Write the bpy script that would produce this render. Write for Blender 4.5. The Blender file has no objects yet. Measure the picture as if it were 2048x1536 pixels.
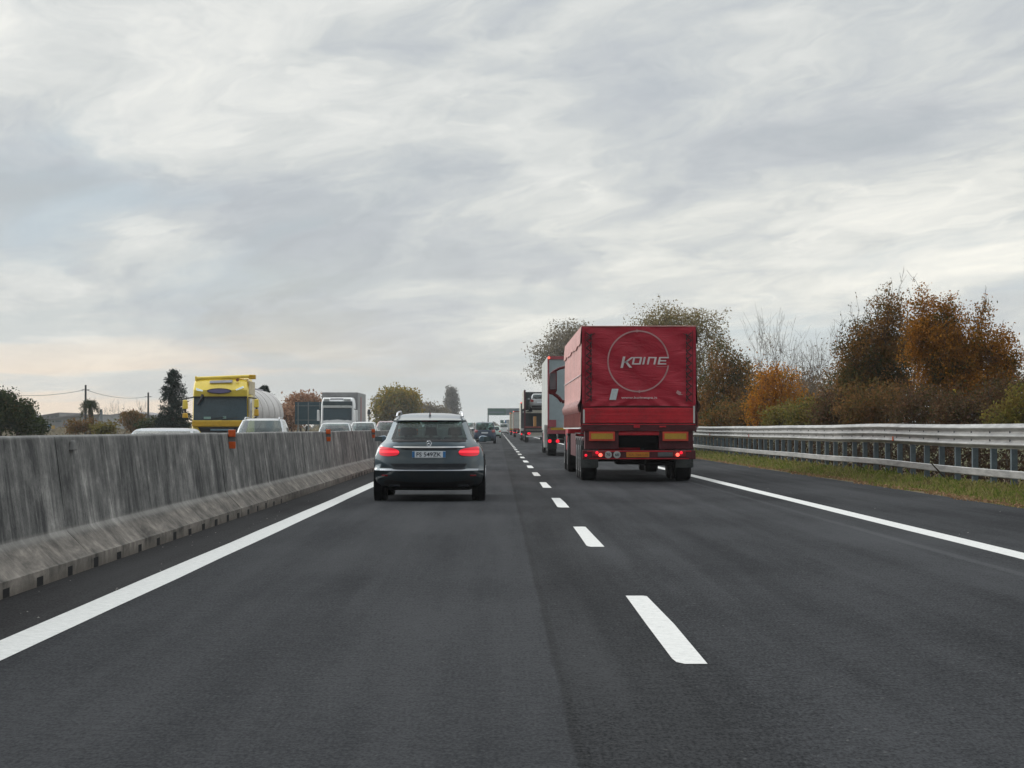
import bpy, math, random
import numpy as np
from mathutils import Vector, Matrix
R = math.radians
sc = bpy.context.scene
col = sc.collection

# ---------------------------------------------------------------- camera
CAMH = 1.18
FPX, VX, VY = 4854.0, 997.0, 857.0          # focal length and vanishing point in 2048 px units, for measuring only
cd = bpy.data.cameras.new('camera')
cam = bpy.data.objects.new('camera', cd); col.objects.link(cam)
cd.sensor_width = 36.0; cd.lens = 36.0 * FPX / 2048.0
cd.clip_start = 0.1; cd.clip_end = 9000
cam.location = (0, 0, CAMH)
cam.rotation_euler = (R(90 + 1.0504), 0, R(-0.3187))
sc.camera = cam
sc.view_settings.view_transform = 'Standard'; sc.view_settings.look = 'None'
sc.view_settings.exposure = 0.0; sc.view_settings.gamma = 1.0
sc.view_settings.use_curve_mapping = False

# ---------------------------------------------------------------- node helpers
def N(nt, kind, inp=None, **props):
    n = nt.nodes.new(kind)
    for k, v in props.items(): setattr(n, k, v)
    for k, v in (inp or {}).items():
        if hasattr(v, 'is_output'): nt.links.new(v, n.inputs[k])
        else: n.inputs[k].default_value = v
    return n
def ramp(nt, fac, stops, interp='LINEAR'):
    n = nt.nodes.new('ShaderNodeValToRGB'); n.color_ramp.interpolation = interp
    el = n.color_ramp.elements
    while len(el) < len(stops): el.new(0.5)
    for e, (p, c) in zip(el, stops):
        e.position = p
        e.color = (c[0], c[1], c[2], 1) if isinstance(c, (tuple, list)) else (c, c, c, 1)
    nt.links.new(fac, n.inputs[0]); return n.outputs[0]
def mix(nt, fac, a, b, mode='MIX'):
    n = nt.nodes.new('ShaderNodeMix'); n.data_type = 'RGBA'; n.blend_type = mode
    for i, v in ((0, fac), (6, a), (7, b)):
        if hasattr(v, 'is_output'): nt.links.new(v, n.inputs[i])
        elif i == 0: n.inputs[0].default_value = v
        else: n.inputs[i].default_value = (v[0], v[1], v[2], 1) if isinstance(v, (tuple, list)) else (v, v, v, 1)
    return n.outputs[2]
def mth(nt, op, a, b=0.0, c=0.0, clamp=False):
    n = nt.nodes.new('ShaderNodeMath'); n.operation = op; n.use_clamp = clamp
    for i, v in enumerate((a, b, c)):
        if hasattr(v, 'is_output'): nt.links.new(v, n.inputs[i])
        else: n.inputs[i].default_value = v
    return n.outputs[0]
def smooth(nt, v, lo, hi, a=0.0, b=1.0):
    n = N(nt, 'ShaderNodeMapRange', {'Value': v, 'From Min': lo, 'From Max': hi, 'To Min': a, 'To Max': b}, interpolation_type='SMOOTHSTEP')
    return n.outputs[0]
def noise(nt, vec, scale, detail=4, rough=.55, dist=0.0):
    return N(nt, 'ShaderNodeTexNoise', {'Vector': vec, 'Scale': scale, 'Detail': detail, 'Roughness': rough, 'Distortion': dist}).outputs[0]
def vscale(nt, vec, s, loc=(0, 0, 0), rot=(0, 0, 0)):
    return N(nt, 'ShaderNodeMapping', {'Vector': vec, 'Scale': s, 'Location': loc, 'Rotation': rot}).outputs[0]

# ---------------------------------------------------------------- world and sun
SUN_AZ, SUN_EL = R(-62), R(24)               # azimuth from +Y towards +X: low on the left ahead
w = bpy.data.worlds.new('World'); sc.world = w; w.use_nodes = True
nt = w.node_tree; nt.nodes.clear()
tc = N(nt, 'ShaderNodeTexCoord')
d = N(nt, 'ShaderNodeVectorMath', {0: tc.outputs['Generated']}, operation='NORMALIZE').outputs[0]
sx = N(nt, 'ShaderNodeSeparateXYZ', {0: d})
X, Y, Z = sx.outputs
zc = mth(nt, 'MAXIMUM', Z, 0.0)
zz = mth(nt, 'ADD', zc, 0.19)
u = mth(nt, 'DIVIDE', X, zz); v = mth(nt, 'DIVIDE', Y, zz)
v = mth(nt, 'ADD', v, mth(nt, 'MULTIPLY', u, .50))          # the rolls run slightly across the line of sight
uv = N(nt, 'ShaderNodeCombineXYZ', {0: u, 1: v, 2: 0.0}).outputs[0]
warp = N(nt, 'ShaderNodeTexNoise', {'Vector': uv, 'Scale': 1.7, 'Detail': 4, 'Roughness': .55})
wv = N(nt, 'ShaderNodeVectorMath', {0: warp.outputs[1], 1: (0.5, 0.5, 0.5)}, operation='SUBTRACT').outputs[0]
wv = N(nt, 'ShaderNodeVectorMath', {0: wv, 'Scale': 0.55}, operation='SCALE').outputs[0]
uvw = N(nt, 'ShaderNodeVectorMath', {0: uv, 1: wv}, operation='ADD').outputs[0]
p1 = vscale(nt, uvw, (1.15, 1.05, 1), (3.1, 7.4, 0))
p2 = vscale(nt, uvw, (3.7, 2.0, 1), (1.7, 2.2, 0))
p3 = vscale(nt, uvw, (0.55, 0.8, 1), (9.3, 4.2, 0))
n1 = noise(nt, p1, 1.25, 8, .58)
n2 = noise(nt, p2, 1.3, 7, .64)
n3 = noise(nt, p3, 0.8, 3, .5)
body = mth(nt, 'ADD', mth(nt, 'MULTIPLY', n1, .66), mth(nt, 'MULTIPLY', n2, .34))
cloud = ramp(nt, body, [(.385, (.54, .565, .62)), (.445, (.605, .63, .675)), (.495, (.69, .71, .73)), (.53, (.775, .785, .785)), (.575, (.87, .87, .86)), (.64, (1.0, .985, .95))])
pf = noise(nt, vscale(nt, uvw, (8.5, 5.5, 1), (2.2, 6.1, 0)), 1.0, 6, .6)
puff = mth(nt, 'MULTIPLY', smooth(nt, pf, .56, .66), smooth(nt, n1, .49, .56))
cloud = mix(nt, mth(nt, 'MULTIPLY', puff, .5), cloud, (.99, .975, .945))
pd = mth(nt, 'MULTIPLY', smooth(nt, pf, .46, .36), smooth(nt, n1, .53, .45))
cloud = mix(nt, mth(nt, 'MULTIPLY', pd, .45), cloud, (.53, .56, .61))
hole = mth(nt, 'MULTIPLY', smooth(nt, noise(nt, vscale(nt, uvw, (.9, .8, 1), (5.2, 1.1, 0)), 1.0, 4, .5), .52, .64), smooth(nt, body, .60, .50))
cloud = mix(nt, mth(nt, 'MULTIPLY', hole, .55), cloud, (.60, .71, .80))
big = smooth(nt, n3, .38, .66)
cloud = mix(nt, 1.0, cloud, mix(nt, big, (.90, .915, .94), (1.07, 1.06, 1.04)), 'MULTIPLY')
# thinner, paler veil low over the horizon; warm glow low on the left where the sun stands behind the cloud
low = smooth(nt, Z, 0.0, 0.055, 1.0, 0.0)
cloud = mix(nt, mth(nt, 'MULTIPLY', low, .55), cloud, (.68, .695, .70))
az = mth(nt, 'ARCTAN2', X, Y)
st_ = noise(nt, N(nt, 'ShaderNodeCombineXYZ', {0: mth(nt, 'MULTIPLY', az, 7.0), 1: mth(nt, 'MULTIPLY', mth(nt, 'ADD', Z, mth(nt, 'MULTIPLY', az, -.02)), 62.0), 2: 3.7}).outputs[0], 1.0, 5, .55)
stf = mth(nt, 'MULTIPLY', smooth(nt, Z, .03, .085, .75, 0.0), smooth(nt, st_, .46, .60))
cloud = mix(nt, stf, cloud, (.60, .645, .68))
leftw = smooth(nt, az, R(-9), R(.5), 1.0, 0.0)
band = mth(nt, 'MULTIPLY', smooth(nt, Z, 0.0, 0.02, 1.0, .8), smooth(nt, Z, 0.012, 0.05, 1.0, 0.0))
glow = mth(nt, 'MULTIPLY', mth(nt, 'MULTIPLY', leftw, band), smooth(nt, st_, .54, .42, .15, 1.0))
cloud = mix(nt, mth(nt, 'MULTIPLY', glow, .85), cloud, (1.05, .84, .66))
# overcast skies are brighter overhead than at the horizon
zen = smooth(nt, Z, 0.16, 0.9, 1.0, 2.3)
zenc = N(nt, 'ShaderNodeCombineXYZ', {0: zen, 1: zen, 2: zen}).outputs[0]
cloud = mix(nt, 1.0, cloud, zenc, 'MULTIPLY')
# unseen sky behind the camera dimmed to darken rear-facing surfaces, brighter around the hidden sun
sunv = (math.sin(SUN_AZ) * math.cos(SUN_EL), math.cos(SUN_AZ) * math.cos(SUN_EL), math.sin(SUN_EL))
dt = N(nt, 'ShaderNodeVectorMath', {0: d, 1: sunv}, operation='DOT_PRODUCT').outputs[1]
halo = smooth(nt, dt, .62, 1.0, 1.0, 2.3)
hc = N(nt, 'ShaderNodeCombineXYZ', {0: halo, 1: halo, 2: mth(nt, 'MULTIPLY', halo, .96)}).outputs[0]
cloud = mix(nt, 1.0, cloud, hc, 'MULTIPLY')
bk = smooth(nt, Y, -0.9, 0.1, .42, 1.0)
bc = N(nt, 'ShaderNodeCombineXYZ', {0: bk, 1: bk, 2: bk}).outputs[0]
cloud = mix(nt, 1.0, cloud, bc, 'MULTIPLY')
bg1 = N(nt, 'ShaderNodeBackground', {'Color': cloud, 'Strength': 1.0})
sky = N(nt, 'ShaderNodeTexSky', sky_type='NISHITA', sun_disc=False, sun_elevation=SUN_EL, sun_rotation=SUN_AZ)
bg2 = N(nt, 'ShaderNodeBackground', {'Color': sky.outputs[0], 'Strength': 0.09})
gap = smooth(nt, n1, .30, .46, 0.22, 0.04)
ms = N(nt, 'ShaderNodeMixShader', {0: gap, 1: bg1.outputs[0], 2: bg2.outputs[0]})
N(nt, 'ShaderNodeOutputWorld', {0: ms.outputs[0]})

sl = bpy.data.lights.new('sun', 'SUN'); sl.energy = 1.0; sl.angle = R(22); sl.color = (1.0, .93, .84)
so = bpy.data.objects.new('sun', sl); col.objects.link(so)
so.rotation_euler = Vector(sunv).to_track_quat('Z', 'Y').to_euler()

# ---------------------------------------------------------------- object helpers
def W(px, py, Y):                             # photo pixel at distance Y -> world point
    return Vector(((px - VX) / FPX * Y, Y, CAMH - (py - VY) / FPX * Y))
def tag(o, label=None, cat=None, group=None, kind=None):
    if label: o['label'] = label
    if cat: o['category'] = cat
    if group: o['group'] = group
    if kind: o['kind'] = kind
    return o
def empty(name, loc, rz=0.0):
    o = bpy.data.objects.new(name, None); col.objects.link(o)
    o.location = loc; o.rotation_euler = (0, 0, rz); o.empty_display_size = .3; return o
def copy_tree(o, parent=None):
    c = o.copy(); col.objects.link(c); c.parent = parent
    for ch in list(o.children): copy_tree(ch, c)
    return c
def link(name, me, mats, parent=None, smooth_angle=None, bevel=0.0, seg=2):
    o = bpy.data.objects.new(name, me); col.objects.link(o)
    for m in (mats if isinstance(mats, (list, tuple)) else [mats]): me.materials.append(m)
    if parent is not None: o.parent = parent
    if smooth_angle is not None:
        me.shade_smooth(); me.set_sharp_from_angle(angle=smooth_angle)
    if bevel:
        b = o.modifiers.new('bevel', 'BEVEL'); b.width = bevel; b.segments = seg; b.limit_method = 'ANGLE'; b.angle_limit = R(40)
    return o
def np_mesh(name, verts, quads, n=4):
    verts = np.ascontiguousarray(verts, dtype=np.float32).reshape(-1, 3); quads = np.ascontiguousarray(quads, dtype=np.int32).reshape(-1, n)
    me = bpy.data.meshes.new(name)
    me.vertices.add(len(verts)); me.vertices.foreach_set('co', verts.ravel())
    me.loops.add(quads.size); me.loops.foreach_set('vertex_index', quads.ravel())
    me.polygons.add(len(quads)); me.polygons.foreach_set('loop_start', np.arange(len(quads), dtype=np.int32) * n)
    me.polygons.foreach_set('loop_total', np.full(len(quads), n, dtype=np.int32))
    me.update(calc_edges=True); me.validate(); return me
class MB:
    def __init__(s): s.v = []; s.f = []; s.m = []
    def add(s, vs, fs, m=0):
        o = len(s.v); s.v += [tuple(p) for p in vs]; s.f += [tuple(i + o for i in f) for f in fs]; s.m += [m] * len(fs); return s
    def box(s, x0, x1, y0, y1, z0, z1, m=0, top=(0, 0)):
        dx, dy = top
        vs = [(x0, y0, z0), (x1, y0, z0), (x1, y1, z0), (x0, y1, z0), (x0 + dx, y0 + dy, z1), (x1 - dx, y0 + dy, z1), (x1 - dx, y1 - dy, z1), (x0 + dx, y1 - dy, z1)]
        return s.add(vs, [(3, 2, 1, 0), (4, 5, 6, 7), (0, 1, 5, 4), (1, 2, 6, 5), (2, 3, 7, 6), (3, 0, 4, 7)], m)
    def tube(s, p0, p1, r0, r1=None, n=10, m=0, cap=True):
        r1 = r0 if r1 is None else r1
        p0, p1 = Vector(p0), Vector(p1); a = (p1 - p0).normalized()
        b = a.orthogonal().normalized(); c = a.cross(b)
        vs = []
        for p, r in ((p0, r0), (p1, r1)):
            for k in range(n):
                t = 2 * math.pi * k / n; vs.append(p + b * (r * math.cos(t)) + c * (r * math.sin(t)))
        fs = [(k, (k + 1) % n, n + (k + 1) % n, n + k) for k in range(n)]
        if cap: fs += [tuple(range(n))[::-1], tuple(range(n, 2 * n))]
        return s.add(vs, fs, m)
    def path(s, pts, r, n=8, m=0):
        for a, b in zip(pts, pts[1:]): s.tube(a, b, r, r, n, m)
        return s
    def lathe(s, prof, c, axis='x', n=24, m=0):       # prof: (along, radius)
        vs = []
        for a, r in prof:
            for k in range(n):
                t = 2 * math.pi * k / n; q = (r * math.cos(t), r * math.sin(t))
                p = {'x': (a, q[0], q[1]), 'y': (q[0], a, q[1]), 'z': (q[0], q[1], a)}[axis]
                vs.append((p[0] + c[0], p[1] + c[1], p[2] + c[2]))
        fs = []
        for i in range(len(prof) - 1):
            for k in range(n):
                k2 = (k + 1) % n; fs.append((i * n + k, i * n + k2, (i + 1) * n + k2, (i + 1) * n + k))
        fs.append(tuple(range(n))); fs.append(tuple(range((len(prof) - 1) * n, len(prof) * n))[::-1])
        return s.add(vs, fs, m)
    def prism(s, poly, y0, y1, m=0):                   # poly of (x,z), extruded along y
        n = len(poly)
        vs = [(x, y0, z) for x, z in poly] + [(x, y1, z) for x, z in poly]
        fs = [tuple(range(n))[::-1], tuple(range(n, 2 * n))] + [(k, (k + 1) % n, n + (k + 1) % n, n + k) for k in range(n)]
        return s.add(vs, fs, m)
    def prismx(s, poly, x0, x1, m=0):                  # poly of (y,z), extruded along x
        n = len(poly)
        vs = [(x0, y, z) for y, z in poly] + [(x1, y, z) for y, z in poly]
        fs = [tuple(range(n)), tuple(range(n, 2 * n))[::-1]] + [(k, n + k, n + (k + 1) % n, (k + 1) % n) for k in range(n)]
        return s.add(vs, fs, m)
    def loft(s, rings, m=0, cap=True, closed=True):
        n = len(rings[0]); vs = [p for r in rings for p in r]; fs = []
        for i in range(len(rings) - 1):
            for k in range(n if closed else n - 1):
                k2 = (k + 1) % n; fs.append((i * n + k, i * n + k2, (i + 1) * n + k2, (i + 1) * n + k))
        if cap and closed: fs += [tuple(range(n))[::-1], tuple(range((len(rings) - 1) * n, len(rings) * n))]
        return s.add(vs, fs, m)
    def build(s, name, mats, parent=None, smooth=None, bevel=0.0, seg=2):
        used = sorted({i for f in s.f for i in f})
        if len(used) < len(s.v):
            mp = {i: k for k, i in enumerate(used)}; s.v = [s.v[i] for i in used]; s.f = [tuple(mp[i] for i in f) for f in s.f]
        me = bpy.data.meshes.new(name); me.from_pydata(s.v, [], s.f)
        for p, m in zip(me.polygons, s.m): p.material_index = m
        bm = __import__('bmesh').new(); bm.from_mesh(me)
        __import__('bmesh').ops.recalc_face_normals(bm, faces=bm.faces); bm.to_mesh(me); bm.free()
        me.update(); return link(name, me, mats, parent, smooth, bevel, seg)
def text_mesh(txt, width, height, shear=0.0, depth=0.004, spacing=1.0, off=0.0):
    cu = bpy.data.curves.new('lettering', 'FONT'); cu.body = txt; cu.shear = shear; cu.space_character = spacing; cu.offset = off
    cu.extrude = .01; cu.resolution_u = 3
    o = bpy.data.objects.new('lettering', cu); col.objects.link(o)
    bpy.context.view_layer.update()
    me = bpy.data.meshes.new_from_object(o.evaluated_get(bpy.context.evaluated_depsgraph_get()))
    bpy.data.objects.remove(o); bpy.data.curves.remove(cu)
    n = len(me.vertices); co = np.zeros(n * 3, np.float32); me.vertices.foreach_get('co', co); co = co.reshape(-1, 3)
    lo, hi = co.min(0), co.max(0); c = (co - (lo + hi) / 2) / np.maximum(hi - lo, 1e-6)
    out = np.stack([c[:, 0] * width, -c[:, 2] * depth, c[:, 1] * height], 1)      # faces -Y
    me.vertices.foreach_set('co', out.astype(np.float32).ravel()); me.update(); me.materials.clear(); return me
def put_text(txt, loc, width, height, mat, parent, rz=0.0, name='lettering', **k):
    o = link(name, text_mesh(txt, width, height, **k), mat, parent); o.location = loc; o.rotation_euler = (0, 0, rz); return o

# ---------------------------------------------------------------- materials
def new_mat(name):
    m = bpy.data.materials.new(name); m.use_nodes = True; nt = m.node_tree; nt.nodes.clear()
    b = nt.nodes.new('ShaderNodeBsdfPrincipled'); o = nt.nodes.new('ShaderNodeOutputMaterial')
    nt.links.new(b.outputs[0], o.inputs[0]); return m, nt, b
def setb(b, nt, **k):
    names = {'c': 'Base Color', 'r': 'Roughness', 'm': 'Metallic', 'spec': 'Specular IOR Level', 'coat': 'Coat Weight', 'cr': 'Coat Roughness', 'e': 'Emission Color', 'es': 'Emission Strength'}
    for kk, v in k.items():
        s = b.inputs[names[kk]]
        if hasattr(v, 'is_output'): nt.links.new(v, s)
        elif isinstance(v, (tuple, list)): s.default_value = (v[0], v[1], v[2], 1)
        else: s.default_value = v
def plain(name, c, r=.5, m=0.0, coat=0.0, dirt=.12, sc_=3.0, spec=.5, bump=0.0):
    mt, nt, b = new_mat(name)
    g = N(nt, 'ShaderNodeNewGeometry')
    n = noise(nt, g.outputs['Position'], sc_, 5, .6)
    n2 = noise(nt, g.outputs['Position'], sc_ * 9, 3, .6)
    f = mth(nt, 'ADD', mth(nt, 'MULTIPLY', n, .7), mth(nt, 'MULTIPLY', n2, .3))
    c2 = tuple(x * (1 - dirt * 2.2) for x in c); c3 = tuple(min(1, x * (1 + dirt) + .01 * dirt) for x in c)
    cc = ramp(nt, f, [(.32, c2), (.5, c), (.68, c3)])
    setb(b, nt, c=cc, r=ramp(nt, f, [(.3, min(1, r + .1)), (.7, max(.02, r - .06))]), m=m, coat=coat, cr=.06, spec=spec)
    if bump:
        bp = N(nt, 'ShaderNodeBump', {'Height': n2, 'Strength': bump, 'Distance': .01}); nt.links.new(bp.outputs[0], b.inputs['Normal'])
    return mt
def lamp(name, c, e):
    mt, nt, b = new_mat(name); setb(b, nt, c=c, r=.25, e=c, es=e); return mt
def glass(name, tint=(.3, .36, .38), gloss=.06, dark=.0):
    m = bpy.data.materials.new(name); m.use_nodes = True; nt = m.node_tree; nt.nodes.clear()
    t = N(nt, 'ShaderNodeBsdfTransparent', {0: (*tint, 1)}); g = N(nt, 'ShaderNodeBsdfGlossy', {0: (.95, .98, 1, 1), 1: .03})
    gg = N(nt, 'ShaderNodeNewGeometry'); dd = N(nt, 'ShaderNodeVectorMath', {0: gg.outputs['Incoming'], 1: gg.outputs['Normal']}, operation='DOT_PRODUCT').outputs[1]
    f = mth(nt, 'POWER', mth(nt, 'SUBTRACT', 1.0, mth(nt, 'ABSOLUTE', dd)), 5.0); f = mth(nt, 'ADD', mth(nt, 'MULTIPLY', f, .9), gloss, clamp=True)
    ms = N(nt, 'ShaderNodeMixShader', {0: f, 1: t.outputs[0], 2: g.outputs[0]})
    N(nt, 'ShaderNodeOutputMaterial', {0: ms.outputs[0]}); return m

def mat_asphalt(name, base, seam=True, r=.62, sp=.45):
    mt, nt, b = new_mat(name); g = N(nt, 'ShaderNodeNewGeometry'); P = g.outputs['Position']
    s = N(nt, 'ShaderNodeSeparateXYZ', {0: P}); x = s.outputs[0]; y = s.outputs[1]
    fine = noise(nt, vscale(nt, P, (62, 22, 1)), 1.0, 3, .75); vor = N(nt, 'ShaderNodeTexVoronoi', {'Vector': P, 'Scale': 55.0}).outputs[0]
    midn = noise(nt, P, 9, 4, .65)
    longn = noise(nt, vscale(nt, P, (2.2, .06, 1)), 1.0, 4, .6)
    patch = noise(nt, vscale(nt, P, (.35, .12, 1)), 1.0, 3, .5)
    val = mth(nt, 'ADD', mth(nt, 'MULTIPLY', fine, .50), mth(nt, 'MULTIPLY', midn, .16))
    val = mth(nt, 'ADD', val, mth(nt, 'MULTIPLY', longn, .20)); val = mth(nt, 'ADD', val, mth(nt, 'MULTIPLY', patch, .22))
    c = ramp(nt, val, [(.38, tuple(q * .35 for q in base)), (.50, base), (.62, tuple(q * 2.1 for q in base))])
    grit = smooth(nt, noise(nt, vscale(nt, P, (30, 12, 1)), 1.0, 2, .5), .68, .76, 0, 1)
    c = mix(nt, mth(nt, 'MULTIPLY', grit, .45), c, (.17, .165, .16))
    if seam:
        wob = mth(nt, 'MULTIPLY', mth(nt, 'SUBTRACT', noise(nt, vscale(nt, P, (0, .5, 0)), 1.0, 3), .5), .05)
        xw = mth(nt, 'ADD', x, wob)
        left = smooth(nt, xw, .285, .305, 1.0, 0.0)                       # older, paler lane surface
        shoulder = smooth(nt, xw, -2.80, -2.72, 1.0, 0.0)
        strip = mth(nt, 'MULTIPLY', smooth(nt, xw, .30, .32), smooth(nt, xw, .75, 1.25, 1, 0))
        joint = mth(nt, 'MULTIPLY', smooth(nt, xw, .26, .29), smooth(nt, xw, .30, .335, 1, 0))
        pale = mth(nt, 'MULTIPLY', smooth(nt, xw, 4.16, 4.20), smooth(nt, xw, 4.26, 4.31, 1, 0))
        rs = mth(nt, 'MULTIPLY', smooth(nt, xw, 4.30, 4.40), 1.0)
        track = mth(nt, 'ADD', mth(nt, 'ADD', N(nt, 'ShaderNodeMath', {0: mth(nt, 'MULTIPLY', mth(nt, 'ABSOLUTE', mth(nt, 'SUBTRACT', x, -1.65)), -2.6)}, operation='EXPONENT').outputs[0],
                                            N(nt, 'ShaderNodeMath', {0: mth(nt, 'MULTIPLY', mth(nt, 'ABSOLUTE', mth(nt, 'SUBTRACT', x, -.15)), -2.6)}, operation='EXPONENT').outputs[0]),
                    mth(nt, 'ADD', N(nt, 'ShaderNodeMath', {0: mth(nt, 'MULTIPLY', mth(nt, 'ABSOLUTE', mth(nt, 'SUBTRACT', x, 1.95)), -2.4)}, operation='EXPONENT').outputs[0],
                                   N(nt, 'ShaderNodeMath', {0: mth(nt, 'MULTIPLY', mth(nt, 'ABSOLUTE', mth(nt, 'SUBTRACT', x, 3.75)), -2.4)}, operation='EXPONENT').outputs[0]))
        c = mix(nt, mth(nt, 'MULTIPLY', track, .22), c, tuple(q * 1.7 for q in base))
        c = mix(nt, mth(nt, 'MULTIPLY', left, .55), c, tuple(q * 1.6 for q in base))
        c = mix(nt, mth(nt, 'MULTIPLY', strip, .40), c, tuple(q * .45 for q in base))
        c = mix(nt, mth(nt, 'MULTIPLY', joint, .6), c, tuple(q * .35 for q in base))
        c = mix(nt, mth(nt, 'MULTIPLY', pale, .15), c, (.12, .125, .13))
        c = mix(nt, mth(nt, 'MULTIPLY', rs, .25), c, tuple(q * .65 for q in base))
        c = mix(nt, mth(nt, 'MULTIPLY', shoulder, .6), c, (.018, .016, .016))
    bp = N(nt, 'ShaderNodeBump', {'Height': mth(nt, 'ADD', fine, mth(nt, 'MULTIPLY', vor, .6)), 'Strength': .25, 'Distance': .005})
    nt.links.new(bp.outputs[0], b.inputs['Normal'])
    setb(b, nt, c=c, r=r, spec=ramp(nt, val, [(.40, sp * .15), (.50, sp * .8), (.60, sp * 2.6)])); return mt
def mat_marking():
    mt, nt, b = new_mat('road paint'); g = N(nt, 'ShaderNodeNewGeometry'); P = g.outputs['Position']
    n = noise(nt, P, 14, 5, .7); f = noise(nt, P, 90, 2, .7)
    c = ramp(nt, mth(nt, 'ADD', mth(nt, 'MULTIPLY', n, .6), mth(nt, 'MULTIPLY', f, .4)), [(.30, (.16, .16, .16)), (.38, (.48, .48, .47)), (.46, (.56, .56, .545)), (.62, (.68, .675, .66))])
    setb(b, nt, c=c, r=.55)
    bp = N(nt, 'ShaderNodeBump', {'Height': f, 'Strength': .4, 'Distance': .004}); nt.links.new(bp.outputs[0], b.inputs['Normal'])
    return mt
def mat_concrete():
    mt, nt, b = new_mat('weathered concrete'); g = N(nt, 'ShaderNodeNewGeometry'); P = g.outputs['Position']
    s = N(nt, 'ShaderNodeSeparateXYZ', {0: P}); z = s.outputs[2]
    st1 = noise(nt, vscale(nt, P, (1.0, 1.5, .55)), 1.0, 8, .70, .4)
    st2 = noise(nt, vscale(nt, P, (1.0, 4.2, .75)), 1.0, 8, .76, .25)
    blot = noise(nt, vscale(nt, P, (1, 1.1, 2.2)), 1.5, 8, .7)
    fine = noise(nt, P, 28, 4, .7)
    v = mth(nt, 'ADD', mth(nt, 'MULTIPLY', st1, .36), mth(nt, 'MULTIPLY', st2, .24))
    v = mth(nt, 'ADD', v, mth(nt, 'MULTIPLY', blot, .30)); v = mth(nt, 'ADD', v, mth(nt, 'MULTIPLY', fine, .10))
    c = ramp(nt, v, [(.40, (.035, .035, .036)), (.455, (.082, .082, .081)), (.51, (.140, .138, .135)), (.55, (.215, .21, .203)), (.61, (.40, .39, .37))])
    drip = smooth(nt, st2, .56, .66); drk = mth(nt, 'MAXIMUM', smooth(nt, st1, .36, .43, 1, 0), smooth(nt, st2, .35, .41, 1, 0))
    c = mix(nt, mth(nt, 'MULTIPLY', drk, .65), c, (.03, .03, .032))
    c = mix(nt, mth(nt, 'MULTIPLY', drip, .35), c, (.36, .355, .34))
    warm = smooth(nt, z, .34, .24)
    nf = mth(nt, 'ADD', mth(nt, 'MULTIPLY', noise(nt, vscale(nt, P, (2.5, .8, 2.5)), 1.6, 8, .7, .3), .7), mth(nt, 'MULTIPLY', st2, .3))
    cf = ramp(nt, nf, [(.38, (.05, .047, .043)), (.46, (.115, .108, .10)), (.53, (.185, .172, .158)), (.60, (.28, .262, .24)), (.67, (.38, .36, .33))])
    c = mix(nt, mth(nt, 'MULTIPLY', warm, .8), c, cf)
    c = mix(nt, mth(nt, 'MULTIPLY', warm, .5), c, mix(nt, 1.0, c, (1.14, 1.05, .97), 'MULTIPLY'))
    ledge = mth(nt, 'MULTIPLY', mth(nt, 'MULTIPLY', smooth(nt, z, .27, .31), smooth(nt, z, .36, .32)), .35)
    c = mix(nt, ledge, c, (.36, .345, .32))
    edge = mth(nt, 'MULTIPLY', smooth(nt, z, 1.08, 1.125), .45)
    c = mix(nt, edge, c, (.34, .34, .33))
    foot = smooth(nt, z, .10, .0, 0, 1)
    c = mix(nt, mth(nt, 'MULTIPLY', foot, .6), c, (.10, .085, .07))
    bp = N(nt, 'ShaderNodeBump', {'Height': mth(nt, 'ADD', fine, mth(nt, 'MULTIPLY', st2, .7)), 'Strength': .6, 'Distance': .012})
    nt.links.new(bp.outputs[0], b.inputs['Normal'])
    setb(b, nt, c=c, r=.9, spec=.25); return mt
def mat_soil(name, a, bcol, c3, scale=1.0):
    mt, nt, b = new_mat(name); g = N(nt, 'ShaderNodeNewGeometry'); P = g.outputs['Position']
    n = noise(nt, P, 2.4 * scale, 6, .7); n2 = noise(nt, P, .25 * scale, 3, .5)
    c = ramp(nt, mth(nt, 'ADD', mth(nt, 'MULTIPLY', n, .6), mth(nt, 'MULTIPLY', n2, .4)), [(.36, a), (.5, bcol), (.64, c3)])
    bp = N(nt, 'ShaderNodeBump', {'Height': n, 'Strength': .5, 'Distance': .05}); nt.links.new(bp.outputs[0], b.inputs['Normal'])
    setb(b, nt, c=c, r=.95, spec=.1); return mt
def leaf_mat(name, cols, ns=.6, trans=.25, rnd=.62):
    mt = bpy.data.materials.new(name); mt.use_nodes = True; nt = mt.node_tree; nt.nodes.clear()
    g = N(nt, 'ShaderNodeNewGeometry'); n = noise(nt, g.outputs['Position'], ns, 3, .6)
    n = smooth(nt, n, .3, .7)
    f = mth(nt, 'ADD', mth(nt, 'MULTIPLY', g.outputs['Random Per Island'], rnd), mth(nt, 'MULTIPLY', n, 1 - rnd))
    k = len(cols); c = ramp(nt, f, [(i / (k - 1) * .9 + .05, q) for i, q in enumerate(cols)])
    dfs = N(nt, 'ShaderNodeBsdfDiffuse', {0: c}); tr = N(nt, 'ShaderNodeBsdfTranslucent', {0: c})
    ms = N(nt, 'ShaderNodeMixShader', {0: trans, 1: dfs.outputs[0], 2: tr.outputs[0]})
    N(nt, 'ShaderNodeOutputMaterial', {0: ms.outputs[0]}); return mt
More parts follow.
